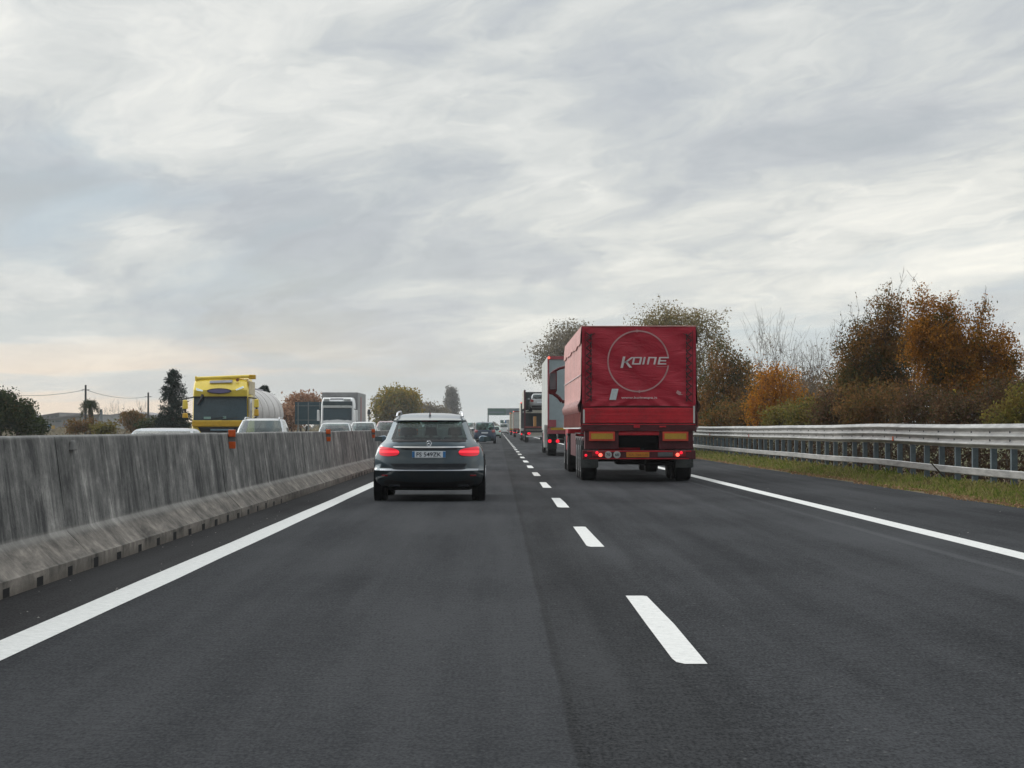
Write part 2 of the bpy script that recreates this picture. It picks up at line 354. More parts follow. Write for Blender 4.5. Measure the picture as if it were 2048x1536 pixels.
def mat_galv():
    mt, nt, b = new_mat('galvanised steel'); g = N(nt, 'ShaderNodeNewGeometry'); P = g.outputs['Position']
    n = noise(nt, vscale(nt, P, (1, .6, 6)), 2.0, 5, .65); n2 = noise(nt, P, 40, 2, .6)
    seg = noise(nt, vscale(nt, P, (0, .25, 0)), 1.0, 1, .5)
    f = mth(nt, 'ADD', mth(nt, 'MULTIPLY', n, .6), mth(nt, 'ADD', mth(nt, 'MULTIPLY', n2, .15), mth(nt, 'MULTIPLY', seg, .25)))
    c = ramp(nt, f, [(.32, (.15, .15, .15)), (.48, (.30, .30, .295)), (.62, (.42, .415, .405))])
    setb(b, nt, c=c, r=.55, m=.35); return mt
M = {}
M['asphalt'] = mat_asphalt('asphalt', (.0170, .0180, .0203), r=.74, sp=.031)
M['asphalt2'] = mat_asphalt('opposite asphalt', (.045, .047, .05), seam=False)
M['paint_line'] = mat_marking()
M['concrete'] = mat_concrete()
M['ground'] = mat_soil('field ground', (.05, .045, .025), (.075, .08, .035), (.11, .095, .055), .4)
M['verge'] = mat_soil('verge soil', (.09, .07, .045), (.12, .10, .06), (.17, .125, .085), 2)
M['galv'] = mat_galv()
M['post'] = plain('blue grey steel post', (.095, .125, .145), .6, .2, dirt=.2)
M['black'] = plain('black plastic', (.012, .012, .014), .55)
M['rubber'] = plain('tyre rubber', (.014, .014, .016), .8, spec=.3)
M['dark'] = plain('dark underbody', (.006, .006, .008), .8, spec=.2)
M['rim'] = plain('alloy rim', (.35, .36, .38), .35, .8)
M['chrome'] = plain('chrome', (.75, .77, .8), .12, 1.0, dirt=.03)
M['plate'] = plain('number plate white', (.62, .66, .70), .4, dirt=.04)
M['plate_blue'] = plain('number plate blue', (.01, .13, .33), .4)
M['ink'] = plain('plate lettering', (.03, .04, .06), .5)
M['glass'] = glass('car glass', (.34, .45, .45), .028)
M['windscreen'] = glass('windscreen glass', (.60, .69, .65), .045)
M['seat'] = plain('seat fabric', (.05, .058, .06), .85)
M['tail_lit'] = lamp('lit tail lamp', (1.0, .012, .035), 1.1)
M['tail_hot'] = lamp('lit tail lamp core', (1.0, .12, .08), 2.0)
M['tail_off'] = plain('red lens', (.25, .01, .015), .2, coat=.6)
M['mirror_glass'] = plain('mirror glass', (.12, .16, .18), .08, .6)
# ---------------------------------------------------------------- the setting: ground, roads, markings
def sheet(name, pts_y, x0, x1, zf, mat, kind='structure', nx=1, y2=None):
    mb = MB(); xs = [x0 + (x1 - x0) * i / nx for i in range(nx + 1)]
    vs = [(x, y, zf(x, y)) for y in pts_y for x in xs]; n = nx + 1
    fs = [(j * n + i, j * n + i + 1, (j + 1) * n + i + 1, (j + 1) * n + i) for j in range(len(pts_y) - 1) for i in range(nx)]
    mb.add(vs, fs); o = mb.build(name, mat); tag(o, kind=kind); return o
def opp_z(y): return -0.25 + .25 * min(1, max(0, (y - 85) / 60.0))
ys = [-40, 0, 20, 40, 60, 80, 85, 100, 115, 130, 145, 180, 250, 400, 700, 1200, 2500]
def gz(x, y):
    return -0.42
sheet('ground', [-400, -100, 0, 100, 300, 800, 2000, 6000], -4000, 4000, gz, M['ground'], nx=8)
sheet('road', [-40, 0, 40, 80, 160, 400, 2500], -4.15, 7.75, lambda x, y: 0.0, M['asphalt'], nx=2)
sheet('opposite_road', ys, -17.5, -4.15, lambda x, y: opp_z(y) - .004, M['asphalt2'], nx=2)
sheet('verge', [-40, 20, 40, 80, 160, 400, 2500], 7.75, 16.0, lambda x, y: -0.012 if x < 9.5 else -.30, M['verge'], nx=5)
tag(bpy.data.objects['ground'], 'flat fields on both sides of the motorway', 'ground')

def line(x, w, y0, y1, name):
    mb = MB(); n = max(1, int((y1 - y0) / 3)); rg = random.Random(5)
    vs = []
    for i in range(n + 1):
        y = y0 + (y1 - y0) * i / n; a = x - w / 2 + rg.uniform(-.006, .006); b = x + w / 2 + rg.uniform(-.006, .006)
        vs += [(a, y, .004), (b, y, .004)]
    mb.add(vs, [(2 * i, 2 * i + 1, 2 * i + 3, 2 * i + 2) for i in range(n)])
    o = mb.build(name, M['paint_line']); tag(o, kind='structure'); return o
line(-2.645, .25, -20, 900, 'edge_line')
line(4.845, .25, -20, 900, 'edge_line')
# dashes: 12 m period, the nearest in view spans 12.1 .. 17.1 m
mb = MB(); rg = random.Random(3)
for k in range(-2, 70):
    y0 = 12.15 + 12.02 * k; y1 = y0 + 4.95; x0, x1 = .968 - .083, .968 + .083; c = .045
    j = lambda: rg.uniform(-.008, .008)
    # rounded worn corner at the near left
    poly = [(x0 + c + j(), y0), (x1 + j(), y0 + j()), (x1 + j(), (y0 + y1) / 2), (x1 - .01, y1 - .05), (x1 - .035, y1), (x0 + .01, y1 + j()), (x0 + j(), (y0 + y1) / 2), (x0 + j(), y0 + .28), (x0 + .012, y0 + .1)]
    mb.add([(a, b, .004) for a, b in poly], [tuple(range(len(poly)))])
tag(mb.build('lane_line', M['paint_line']), kind='structure')
line(-17.0, .25, -20, 900, 'edge_line'); line(-4.95, .2, -20, 900, 'edge_line')
for nm in ('edge_line.002', 'edge_line.003'):
    o = bpy.data.objects[nm]
    for v_ in o.data.vertices: v_.co.z = opp_z(v_.co.y) + .002

# ---------------------------------------------------------------- concrete barrier
root = empty('concrete_barrier', (-3.74, 16, 0))
tag(root, 'long streaked grey concrete median barrier dividing the two carriageways', 'barrier')
def bar_mesh():
    mb = MB(); rg = random.Random(8)
    prof = [(-3.43, .0), (-3.43, .115), (-3.45, .125), (-3.625, .305), (-3.645, .33), (-3.70, .75), (-3.745, 1.105), (-3.76, 1.12), (-3.94, 1.12), (-3.955, 1.105),
            (-3.98, .75), (-4.03, .33), (-4.05, .305), (-4.24, .125), (-4.25, .115), (-4.25, -.3)]
    L = 5.98; y = 2.6 - 12
    while y < 900:
        if y > 300: L = 23.9
        n = 8 if y < 120 else 1
        dx, dz = rg.uniform(-.006, .006), rg.uniform(-.006, .006)
        rings = []
        for i in range(n + 1):
            yy = y + (L - .012) * i / n
            rings.append([(px + 3.74 + dx + (rg.uniform(-.004, .004) if .2 < pz else 0), yy - 16, pz + dz * (pz > .2)) for px, pz in prof])
        mb.loft(rings)
        y += L
    return mb
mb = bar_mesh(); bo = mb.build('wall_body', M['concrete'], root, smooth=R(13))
# drain slots along the foot
mb = MB()
for k in range(64):
    y = 16.95 + 1.26 * k - 5.04
    mb.box(.285, .3125, y - 16 - .10 - .02 * (k % 3), y - 16 + .11, .002, .066 + .006 * (k % 4))
ds = mb.build('drain_slots', M['dark'], root); ds['kind'] = 'stuff'
# delineators on the barrier
M['orange'] = plain('orange reflector', (.62, .10, .015), .35, dirt=.15)
M['conc2'] = plain('grey holder', (.16, .16, .155), .8)
for k, y in enumerate((-5 + 19, 33.6, 52.6, 71.5, 90.5, 109.5)):
    if y < 20: continue
    p = MB().box(-.052, .052, -.012, .012, -.115, .13).build('delineator_plate', M['conc2'], root, bevel=.003)
    p.location = (.055, y - 16, 1.035)
    for z in (.078, -.085):
        r_ = MB().box(-.05, .05, -.03, -.013, z - .048, z + .048).build('reflector', M['orange'], p, bevel=.006)
    mb = MB().box(-.07, .03, -.01, .01, .09, .115); mb.build('bracket', M['post'], p)
# bracket with a missing plate and a chip
mb = MB().box(.0, .055, 21.1 - 16, 21.30 - 16, .99, 1.075, top=(.012, .05)); mb.build('broken_bracket', M['conc2'], root, bevel=.01)

# ---------------------------------------------------------------- guardrail on the right
GX = 9.62
root = empty('guardrail', (GX, 60, 0))
tag(root, 'galvanised three-wave steel guardrail on close posts along the grass verge', 'guardrail')
def gsag(y): return .006 * math.sin(y / 9.0) + .004 * math.sin(y / 3.1 + 1) + (.02 * math.exp(-((y - 62) / 6.0) ** 2))
def gx_off(y): return 0.012 * math.sin(y / 13.0) + .006 * math.sin(y / 4.3)
prof = []
zt, zb = 1.275, .80
K = 37
for i in range(K):
    t = i / (K - 1); z = zt - (zt - zb) * t
    x = -.042 - .042 * math.cos(2 * math.pi * 3 * t)      # three bulges towards the road
    prof.append((x, z))
ysr = [y for y in np.concatenate([np.arange(28, 140, 1.85 / 2), np.arange(140, 700, 8)])]
def railrings(prof, th):
    rings = []
    for y in ysr:
        s = gsag(y); gx = gx_off(y)
        rings.append([(x + gx, y - 60, z + s) for x, z in prof] + [(x + gx + th, y - 60, z + s) for x, z in prof[::-1]])
    return rings
# phase so that the crests (towards traffic) lie at the thirds' centres
prof = [(-.10 + .05 * (1 + math.cos(2 * math.pi * 3 * (i / (K - 1)))) * .9 + (.0), zt - (zt - zb) * i / (K - 1)) for i in range(K)]
MB().loft(railrings(prof, .006)).build('wave_rail', M['galv'], root, smooth=R(50))
low = [(-.06, .40), (-.075, .385), (-.075, .265), (-.06, .25)]
MB().loft(railrings(low, .01)).build('lower_rail', M['galv'], root, smooth=R(40))
pm = None; py_ = 30.68
i = 0
while i < 70:
    y = py_ + 1.85 * i
    if pm is None:
        mb = MB(); mb.box(.0, .11, -.065, -.057, -.35, 1.18); mb.box(.0, .008, -.057, .057, -.35, 1.18); mb.box(.0, .11, .057, .065, -.35, 1.18)
        mb.box(-.07, .03, -.035, .035, .30, .36); mb.box(-.02, .03, -.05, .05, .86, 1.2)
        o = mb.build('post', M['post'], root); pm = o
    else:
        o = pm.copy(); col.objects.link(o); o.parent = root
    o.location = (gx_off(y), y - 60, gsag(y)); i += 1
bm_ = None
for i in range(60):
    y = py_ + 1.85 * i
    mb = MB() if bm_ is None else None
    if mb is not None:
        for z in (1.115, .96): mb.box(-.026, -.004, -.02, .02, z - .028, z + .028, top=(0, .006))
        mb.box(-.01, 0, -.01, .01, .98, 1.1)
        o = mb.build('bolt', M['dark'], root); bm_ = o
    else:
        o = bm_.copy(); col.objects.link(o); o.parent = root
    o.location = (gx_off(y) - .002, y - 60, gsag(y))
M['red_reflector'] = plain('red reflector', (.45, .02, .02), .3)
for px, m in ((1796, 'orange'), (1503, 'red_reflector'), (1424, 'red_reflector')):
    y = GX * FPX / (px - VX)
    o = MB().box(-.125, -.10, -.04, .04, .86, .97).build('reflector', M[m], root, bevel=.006); o.location = (gx_off(y), y - 60, gsag(y))

# ---------------------------------------------------------------- grass verge
rs = np.random.RandomState(4)
def leaves(cen, size, rs, aspect=.6, up=0.0):
    n = len(cen); a = rs.normal(size=(n, 3)); a[:, 2] += up; a /= np.linalg.norm(a, axis=1)[:, None]
    b = rs.normal(size=(n, 3)); b -= a * (a * b).sum(1)[:, None]; b /= np.linalg.norm(b, axis=1)[:, None]
    s = size * rs.uniform(.6, 1.35, (n, 1)); a = a * s; b = b * s * aspect
    c = np.cross(a, b); c /= np.maximum(np.linalg.norm(c, axis=1)[:, None], 1e-6); c = c * s * rs.uniform(-.25, .25, (n, 1))
    v = np.stack([cen - a, cen - b * .9 + c, cen + a, cen + b * .9 + c], 1); return v.reshape(-1, 3)
def quads(n): return np.arange(n * 4).reshape(-1, 4)
def blades(x, y, z, h, wd, rs):
    n = len(x); base = np.stack([x, y, z], 1); ang = rs.uniform(0, 6.28, n)
    w_ = np.stack([np.cos(ang), np.sin(ang), np.zeros(n)], 1) * (wd * rs.uniform(.6, 1.4, n))[:, None]
    lean = np.stack([rs.normal(0, .35, n), rs.normal(0, .35, n), np.ones(n)], 1) * h[:, None]
    v = np.stack([base - w_, base + w_, base + w_ * .3 + lean * [1.2, 1.2, 1], base - w_ * .3 + lean], 1); return v.reshape(-1, 3)
def verge_z(x): return np.where(x < 9.4, -.012, -.012 - (x - 9.4) * .17)
n = 90000
y = 33 + rs.power(1.0, n) ** 1.8 * 190; x = 7.82 + rs.beta(1.6, 1.5, n) * 2.9 + .18 * np.sin(y / 2.1) * rs.uniform(0, 1, n)
keep = (x > 7.72 + .14 * np.sin(y / 1.7) + .10 * np.sin(y / .6 + 1)); x, y = x[keep], y[keep]
clump = .6 + .4 * np.sin(x * 5 + y * 1.3) * np.sin(y * .9 + 2)
tuft = np.clip(np.sin(x * 7 + y * 2.3) * np.sin(y * 1.9 - x * 3) + .3 * np.sin(y * 7.7), 0, 1)
h = (.045 + .08 * rs.beta(2, 3, len(x)) + .09 * tuft * rs.uniform(.2, 1, len(x))) * (0.5 + clump) * (.55 + .6 * np.clip((x - 7.8) / 1.2, 0, 1))
M['grass'] = leaf_mat('verge grass', [(.06, .085, .018), (.11, .145, .03), (.17, .195, .045), (.28, .24, .10), (.12, .12, .04), (.20, .15, .08)], .8, .35, .5)
g_ = np_mesh('grass', blades(x, y, verge_z(x), h, .012 + .00012 * y, rs), quads(len(x)))
tag(link('grass', g_, M['grass']), 'green grass growing on the verge under the guardrail', 'grass', kind='stuff')
# dead leaves and dry stems along the tarmac edge
n = 5000
y = 33 + rs.uniform(0, 1, n) ** 1.7 * 130; x = 7.70 + np.abs(rs.normal(0, .22, n)) + .10 * np.sin(y / 1.7) + .07 * np.sin(y / .6 + 1)
c = np.stack([x, y, .008 + rs.uniform(0, .035, n)], 1)
M['dry'] = leaf_mat('dry leaves', [(.16, .09, .05), (.26, .16, .09), (.34, .22, .13), (.20, .12, .07)], 1.5, .15)
g_ = np_mesh('fallen_leaves', leaves(c, .024, rs), quads(n))
tag(link('fallen_leaves', g_, M['dry']), 'dry brown leaves and stalks along the edge of the tarmac', 'leaves', kind='stuff')
# stray pale grit on the shoulders
rs = np.random.RandomState(12); n = 110
x = np.where(rs.uniform(0, 1, n) < .6, rs.uniform(-3.4, -2.8, n), rs.uniform(5.1, 7.6, n)); y = 9 + rs.uniform(0, 1, n) ** 1.5 * 70
t_ = np.array([(0, 0, 1), (1, 0, 0), (-.5, .87, 0), (-.5, -.87, 0)]) * [1, 1.3, .7]
v_ = np.stack([x, y, np.full(n, .001)], 1)[:, None, :] + t_[None] * (rs.uniform(.005, .012, n))[:, None, None]
f_ = (np.arange(n) * 4)[:, None, None] + np.array([[0, 1, 2], [0, 2, 3], [0, 3, 1]])[None]
M['grit'] = plain('pale grit', (.20, .19, .175), .8)
tag(link('gravel', np_mesh('gravel', v_, f_, 3), M['grit']), 'scattered pale grit on the road shoulders', 'gravel', kind='stuff')
# ---------------------------------------------------------------- cars
def make_wheel(parent, x, y, r, wd, side, rim='rim'):
    s = side
    prof = [(-wd / 2, r * .55), (-wd / 2, r * .93), (-wd * .38, r), (wd * .38, r), (wd / 2, r * .93), (wd / 2, r * .55)]
    o = MB().lathe(prof, (0, 0, 0), 'x', 28).build('wheel', M['rubber'], parent, smooth=R(35)); o.location = (x, y, r)
    mb = MB(); mb.lathe([(s * (wd / 2 - .03), r * .62), (s * (wd / 2 + .004), r * .60), (s * (wd / 2 - .006), r * .5), (s * (wd / 2 - .012), .03), (s * (wd / 2 + .003), .028)], (0, 0, 0), 'x', 20)
    mb.build('rim', M[rim], o, smooth=R(35))
    return o
def make_car(name, loc, rz, rows, paint, glassz, label, cat='car', group=None, dr=.26, df=.42, tw=.885, lit=False, L=4.5, detail=True, roofdark=None, sidecuts=(.12, .3, .36, .62, .66, .93), wr=.33, lampspec=None, plate=None, mirror=None, rails=False, interior=True):
    """Body of stacked plan outlines. rows: (z, y_rear, y_front, half width). Rear faces -Y before rotation. glassz: (z0, z1) of the windows."""
    root = empty(name, loc, rz); tag(root, label, cat, group)
    Z_ = [r[0] for r in rows]; f = lambda k, z: float(np.interp(z, Z_, [r[k] for r in rows]))
    zs = sorted(set([round(z, 4) for z in Z_] + [glassz[0], glassz[1]] + [round(glassz[0] + (glassz[1] - glassz[0]) * q, 4) for q in (.33, .66)]))
    rt = sorted([-1, -.97, -.93, -tw, -.72, -.5, -.25, 0, .25, .5, .72, tw, .93, .97, 1])
    sc_ = sorted(set([0.0, .05] + list(sidecuts) + [1.0]))
    def outline(z):
        yr, yf, w_ = f(1, z), f(2, z), f(3, z)
        k = min(1, max(.35, (w_ - .3) / .5)); a, b = dr * k, df * k; pts = []
        for t in rt: pts.append((w_ * t, yr + a * abs(t) ** 3.6, z))
        for q in sc_[1:-1]: pts.append((w_ * (1 + .012 * math.sin(math.pi * q)), yr + a + (yf - b - yr - a) * q, z))
        for t in rt[::-1]: pts.append((w_ * t, yf - b * abs(t) ** 3.6, z))
        for q in sc_[1:-1][::-1]: pts.append((-w_ * (1 + .012 * math.sin(math.pi * q)), yr + a + (yf - b - yr - a) * q, z))
        return pts
    rings = [outline(z) for z in zs]; n = len(rings[0]); nr = len(rt); ns = len(sc_) - 2
    V = [p for r in rings for p in r]
    body, gl = [], {'rear_window': [], 'windscreen': [], 'side_window': []}
    lm = (zs[0] + .001)
    mats_b = []
    for i in range(len(zs) - 1):
        zm = (zs[i] + zs[i + 1]) / 2; ing = glassz[0] < zm < glassz[1]
        for k in range(n):
            k2 = (k + 1) % n; q = (i * n + k, i * n + k2, (i + 1) * n + k2, (i + 1) * n + k); kind = None
            if ing:
                if k < nr - 1 and abs((rt[k] + rt[k + 1]) / 2) < tw: kind = 'rear_window'
                elif nr + ns <= k < nr + ns + nr - 1 and abs((rt[::-1][k - nr - ns] + rt[::-1][k - nr - ns + 1]) / 2) < .93: kind = 'windscreen'
                else:
                    if nr - 1 <= k < nr + ns: j = k - (nr - 1)
                    elif k >= 2 * nr + ns - 1: j = ns - (k - (2 * nr + ns - 1))
                    else: j = None
                    if j is not None and 1 <= j < len(sc_) - 1:
                        a_, b_ = sc_[j], sc_[j + 1] if j + 1 < len(sc_) else 1
                        m_ = (a_ + b_) / 2
                        for c0, c1 in zip(sidecuts[::2], sidecuts[1::2]):
                            if c0 <= m_ <= c1: kind = 'side_window'
            if kind: gl[kind].append(q)
            else: body.append(q); mats_b.append(1 if zm < rows[0][0] + .05 else 0)
    top = len(zs) - 1
    V2 = list(V); V2.append((0, (rows[-1][1] + rows[-1][2]) / 2, zs[-1] + .004)); c = len(V2) - 1
    for k in range(n): body.append((top * n + k, top * n + (k + 1) % n, c)); mats_b.append(0)
    V2.append((0, L / 2, zs[0])); c = len(V2) - 1
    for k in range(n): body.append(((k + 1) % n, k, c)); mats_b.append(1)
    mb = MB(); mb.v = V2; mb.f = body; mb.m = mats_b
    bo = mb.build('body', [paint, M['dark']], root, smooth=R(38))
    for nm, fs in gl.items():
        if not fs: continue
        if nm == 'side_window':
            for sd in (-1, 1):
                sel = [q for q in fs if sum(V[i][0] for i in q) * sd > 0]
                if sel:
                    mb = MB(); mb.v = V; mb.f = sel; mb.m = [0] * len(sel); o = mb.build(nm, M['glass'], root, smooth=R(60))
        else:
            mb = MB(); mb.v = V; mb.f = fs; mb.m = [0] * len(fs)
            mb.build(nm, M['glass'] if nm == 'rear_window' else M['windscreen'], root, smooth=R(60))
    g0, g1 = glassz; wb = f(3, g0)
    ry = lambda x, z: f(1, z) + dr * min(1, max(.35, (f(3, z) - .3) / .5)) * abs(min(1, abs(x) / f(3, z))) ** 3.6
    fy = lambda x, z: f(2, z) - df * min(1, max(.35, (f(3, z) - .3) / .5)) * abs(min(1, abs(x) / f(3, z))) ** 3.6
    def patch(colsx, off, th=.03, front=False):          # columns (x, z0, z1) laid on the rear (or front) surface
        mb = MB(); vs = []; nz = 5; ax = [c_[0] for c_ in colsx]
        if ax[0] > ax[-1]: colsx = colsx[::-1]; ax = ax[::-1]
        nn = max(2, int((ax[-1] - ax[0]) / .035)); gx_ = sorted(set(list(ax) + [ax[0] + (ax[-1] - ax[0]) * q / nn for q in range(nn + 1)]))
        colsx = [(g, float(np.interp(g, ax, [c_[1] for c_ in colsx])), float(np.interp(g, ax, [c_[2] for c_ in colsx]))) for g in gx_]
        for x, z0, z1 in colsx:
            for j in range(nz + 1):
                z = z0 + (z1 - z0) * j / nz
                vs.append((x, (fy(x, z) + off) if front else (ry(x, z) - off), z))
        m_ = len(vs)
        vs += [(x * .995, y + (-th if front else th), z) for x, y, z in vs]; fs = []
        k = nz + 1; nc = len(colsx)
        for i in range(nc - 1):
            for j in range(nz): fs.append((i * k + j, (i + 1) * k + j, (i + 1) * k + j + 1, i * k + j + 1))
        for i in range(nc - 1):
            for j in (0, nz): fs.append((i * k + j, (i + 1) * k + j, m_ + (i + 1) * k + j, m_ + i * k + j))
        for i in (0, nc - 1):
            for j in range(nz): fs.append((i * k + j, i * k + j + 1, m_ + i * k + j + 1, m_ + i * k + j))
        return mb.add(vs, fs)
    if interior:
        mb = MB(); mb.box(-wb * .9, wb * .9, f(1, g0) + .25, f(2, g0) - .3, g0 - .06, g0 - .03); mb.build('parcel_shelf', M['black'], root)
        ym = f(1, g0) + (f(2, g0) - f(1, g0)) * .42
        for yy, xs in ((ym, (-.42, 0, .42)), (ym + .95, (-.37, .37))):
            for x in xs:
                mb = MB(); mb.box(x - .2, x + .2, yy, yy + .14, .45, g0 + .03, top=(.03, .02)); mb.box(x - .11, x + .11, yy + .03, yy + .12, g0 + .06, g0 + .2, top=(.02, .01)); mb.box(x - .03, x + .03, yy + .05, yy + .09, g0, g0 + .08)
                mb.build('seat', M['seat'], root, bevel=.02)
    # wheels in dark arches
    wb_r, wb_f = .78, L - .85; wx = f(3, .5)
    for y in (wb_r, wb_f):
        for s in (-1, 1):
            MB().lathe([(s * (wx - .1), wr + .06), (s * (wx + .014), wr + .055)], (0, y, wr + .02), 'x', 24).build('wheel_arch', M['dark'], root)
            make_wheel(root, s * (wx - .085), y, wr, .22, s)
    return root, f, ry, fy, patch, bo

def std_rows(H=1.47, L=4.3, W=.885, tail=.35, hood=.92, belt=.93, rake=1.0, wt=.60):
    """hatchback-like profile: tail = how far the roof edge leans forward at the back"""
    c = L - 1.15
    return [(.20, .16, L - .15, W - .09), (.32, .03, L - .03, W - .015), (.48, 0, L, W), (.68, .03, L - .03, W), (.80, .07, L - .10, W - .005), (hood - .02, .09, L - .55, W - .03),
            (hood + .05, .12, c - .05, W - .07), (belt + .06, .13, c - .14, W - .085), ((belt + H) / 2 + .05, .13 + tail * .45, c - .14 - .42 * rake, (W - .085 + wt) / 2 + .02),
            (H - .07, .13 + tail * .9, c - .14 - .86 * rake, wt + .02), (H - .03, .2 + tail, c - .2 - .95 * rake, wt - .03), (H - .008, .35 + tail, c - .4 - 1.0 * rake, wt - .12), (H, .6 + tail, c - .75 - rake, wt - .27)]
def rows_std_glass(H, belt): return (belt + .06, H - .07)

# --- estate car ahead
def car_paint(name, c, m=.55, r=.32, dirt=.10, coat=1.0):
    mt, nt, b = new_mat(name); g = N(nt, 'ShaderNodeNewGeometry'); P = g.outputs['Position']
    s = N(nt, 'ShaderNodeTexCoord').outputs['Object']; z = N(nt, 'ShaderNodeSeparateXYZ', {0: s}).outputs[2]
    n = noise(nt, P, 3, 5, .6); d_ = mth(nt, 'MULTIPLY', smooth(nt, z, .75, .2), smooth(nt, n, .3, .7))
    cc = mix(nt, mth(nt, 'MULTIPLY', d_, .45), c, (.10, .09, .08))
    setb(b, nt, c=cc, r=ramp(nt, mth(nt, 'ADD', mth(nt, 'MULTIPLY', n, .25), mth(nt, 'MULTIPLY', d_, .6)), [(0, r), (.8, min(1, r + .4))]), m=m, coat=coat, cr=.04)
    b.inputs['Coat IOR'].default_value = 1.8
    return mt
M['tenorite'] = car_paint('dark grey metallic paint', (.032, .054, .068), .8, .25)
M['tenorite'].node_tree.nodes['Principled BSDF'].inputs['Coat IOR'].default_value = 1.7
rows = [(.175, .30, 4.50, .66), (.24, .12, 4.62, .79), (.31, .05, 4.66, .86), (.42, .015, 4.69, .885), (.50, 0, 4.7, .89), (.535, .045, 4.7, .89), (.62, .055, 4.66, .89), (.70, .075, 4.58, .885), (.78, .09, 4.5, .872),
        (.86, .10, 4.35, .845), (.92, .115, 3.95, .80), (.97, .14, 3.42, .745), (1.0, .165, 3.38, .715), (1.10, .27, 3.12, .675), (1.20, .38, 2.84, .635), (1.295, .49, 2.55, .600), (1.315, .475, 2.46, .595), (1.335, .54, 2.40, .58), (1.36, .65, 2.3, .56), (1.388, .80, 2.18, .525), (1.412, 1.0, 2.0, .46), (1.43, 1.22, 1.8, .34), (1.438, 1.35, 1.65, .2)]
C0 = W(857.5, 857, 39.3); car, f, ry, fy, patch, body_ = make_car('estate_car', (C0.x, 39.3, 0), R(.2), rows, M['tenorite'], (1.0, 1.295),
    'dark grey estate car with roof rails and lit brake lamps, nearest on the road', L=4.7, dr=.30, tw=.872, wr=.33, sidecuts=(.05, .27, .30, .60, .64, .95))
mt, nt, b = new_mat('lit tail lamp ribs'); tcx = N(nt, 'ShaderNodeTexCoord').outputs['Object']; sz = N(nt, 'ShaderNodeSeparateXYZ', {0: tcx})
wv_ = mth(nt, 'PINGPONG', mth(nt, 'ADD', sz.outputs[2], -.805), .05)
hot = smooth(nt, wv_, .0, .03, 1, 0)
cc = mix(nt, mth(nt, 'MULTIPLY', hot, .5), (1.0, .008, .035), (1.0, .07, .09)); setb(b, nt, c=(.3, .01, .02), r=.15, e=cc, es=mth(nt, 'ADD', mth(nt, 'MULTIPLY', hot, .7), .42), coat=.1); M['ribs'] = mt
for s in (-1, 1):
    cs = [(.485, .782, .798), (.50, .760, .825), (.53, .744, .842), (.58, .736, .857), (.66, .731, .870), (.74, .733, .882), (.79, .745, .886), (.815, .77, .88)]
    cs = [(s * x, a, b_) for x, a, b_ in cs]
    if s < 0: cs = cs[::-1]
    tl = patch(cs, .012, .05).build('tail_lamp', M['ribs'], car, smooth=R(50))
    cs2 = [(s * .60, .797, .806), (s * .80, .798, .808)]
# boot lid trim, chrome strip, plate recess, plate, star-shaped emblem, bumper, diffuser
def sym(cols): return [(-x, a, b_) for x, a, b_ in cols[::-1]] + cols
patch(sym([(.0, .864, .888), (.3, .866, .890), (.55, .870, .891), (.585, .877, .886)]), .022, .03).build('chrome_strip', M['chrome'], car, smooth=R(40))
patch([(-.46, .838, .868), (0, .838, .870), (.46, .838, .868)], .010, .02).build('plate_recess', plain('recess', (.015, .018, .024), .6), car)
pl = patch([(-.272, .706, .812), (.272, .706, .812)], .016, .012).build('number_plate', M['plate'], car, bevel=.004)
for s in (-1, 1): patch([(s * .25 - .021, .71, .808), (s * .25 + .021, .71, .808)], .019, .004).build('blue_band', M['plate_blue'], pl)
yp = ry(0, .76) - .021
put_text('FS 549ZK', (0, yp, .759), .40, .072, M['ink'], pl, off=.01)
mb = MB(); mb.lathe([(-.004, .036), (.004, .036)], (0, 0, 0), 'y', 20)
em = MB()
for a in range(24):
    t0, t1 = 2 * math.pi * a / 24, 2 * math.pi * (a + 1) / 24
    em.tube((.043 * math.cos(t0), 0, .043 * math.sin(t0)), (.043 * math.cos(t1), 0, .043 * math.sin(t1)), .005, n=5)
for a in (90, 210, 330): em.tube((0, 0, 0), (.043 * math.cos(R(a)), 0, .043 * math.sin(R(a))), .007, .003, n=5)
e_ = em.build('emblem', M['chrome'], car); e_.location = (0, ry(0, .93) - .015, .935)
patch(sym([(.0, .522, .612), (.54, .522, .612), (.62, .60, .612)]), .016, .02).build('bumper_shade_patch', plain('painted bumper shade', (.008, .012, .018), .7), car, smooth=R(40))  # dark patch paints the shade below the tailgate's lower edge
patch(sym([(0, .487, .512), (.5, .487, .514), (.72, .49, .52), (.80, .495, .52)]), .02, .04).build('bumper_highlight', car_paint('painted bumper highlight', (.20, .23, .27), .5, .25), car, smooth=R(60), bevel=.006)  # paler band paints the bumper's highlight into the colour
patch(sym([(0, .185, .305), (.3, .19, .31), (.52, .20, .33), (.66, .23, .35), (.73, .27, .33)]), .014, .05).build('diffuser', M['black'], car, smooth=R(60))
for s in (-1, 1):
    ex = patch([(s * .56 - .09, .215, .27), (s * .56 + .09, .215, .27)], .03, .05).build('exhaust_trim', M['chrome'], car, bevel=.01)
    patch([(s * .72 - .05, .405, .43), (s * .72 + .05, .405, .43)], .02, .02).build('reflector', M['tail_off'], car, bevel=.004)
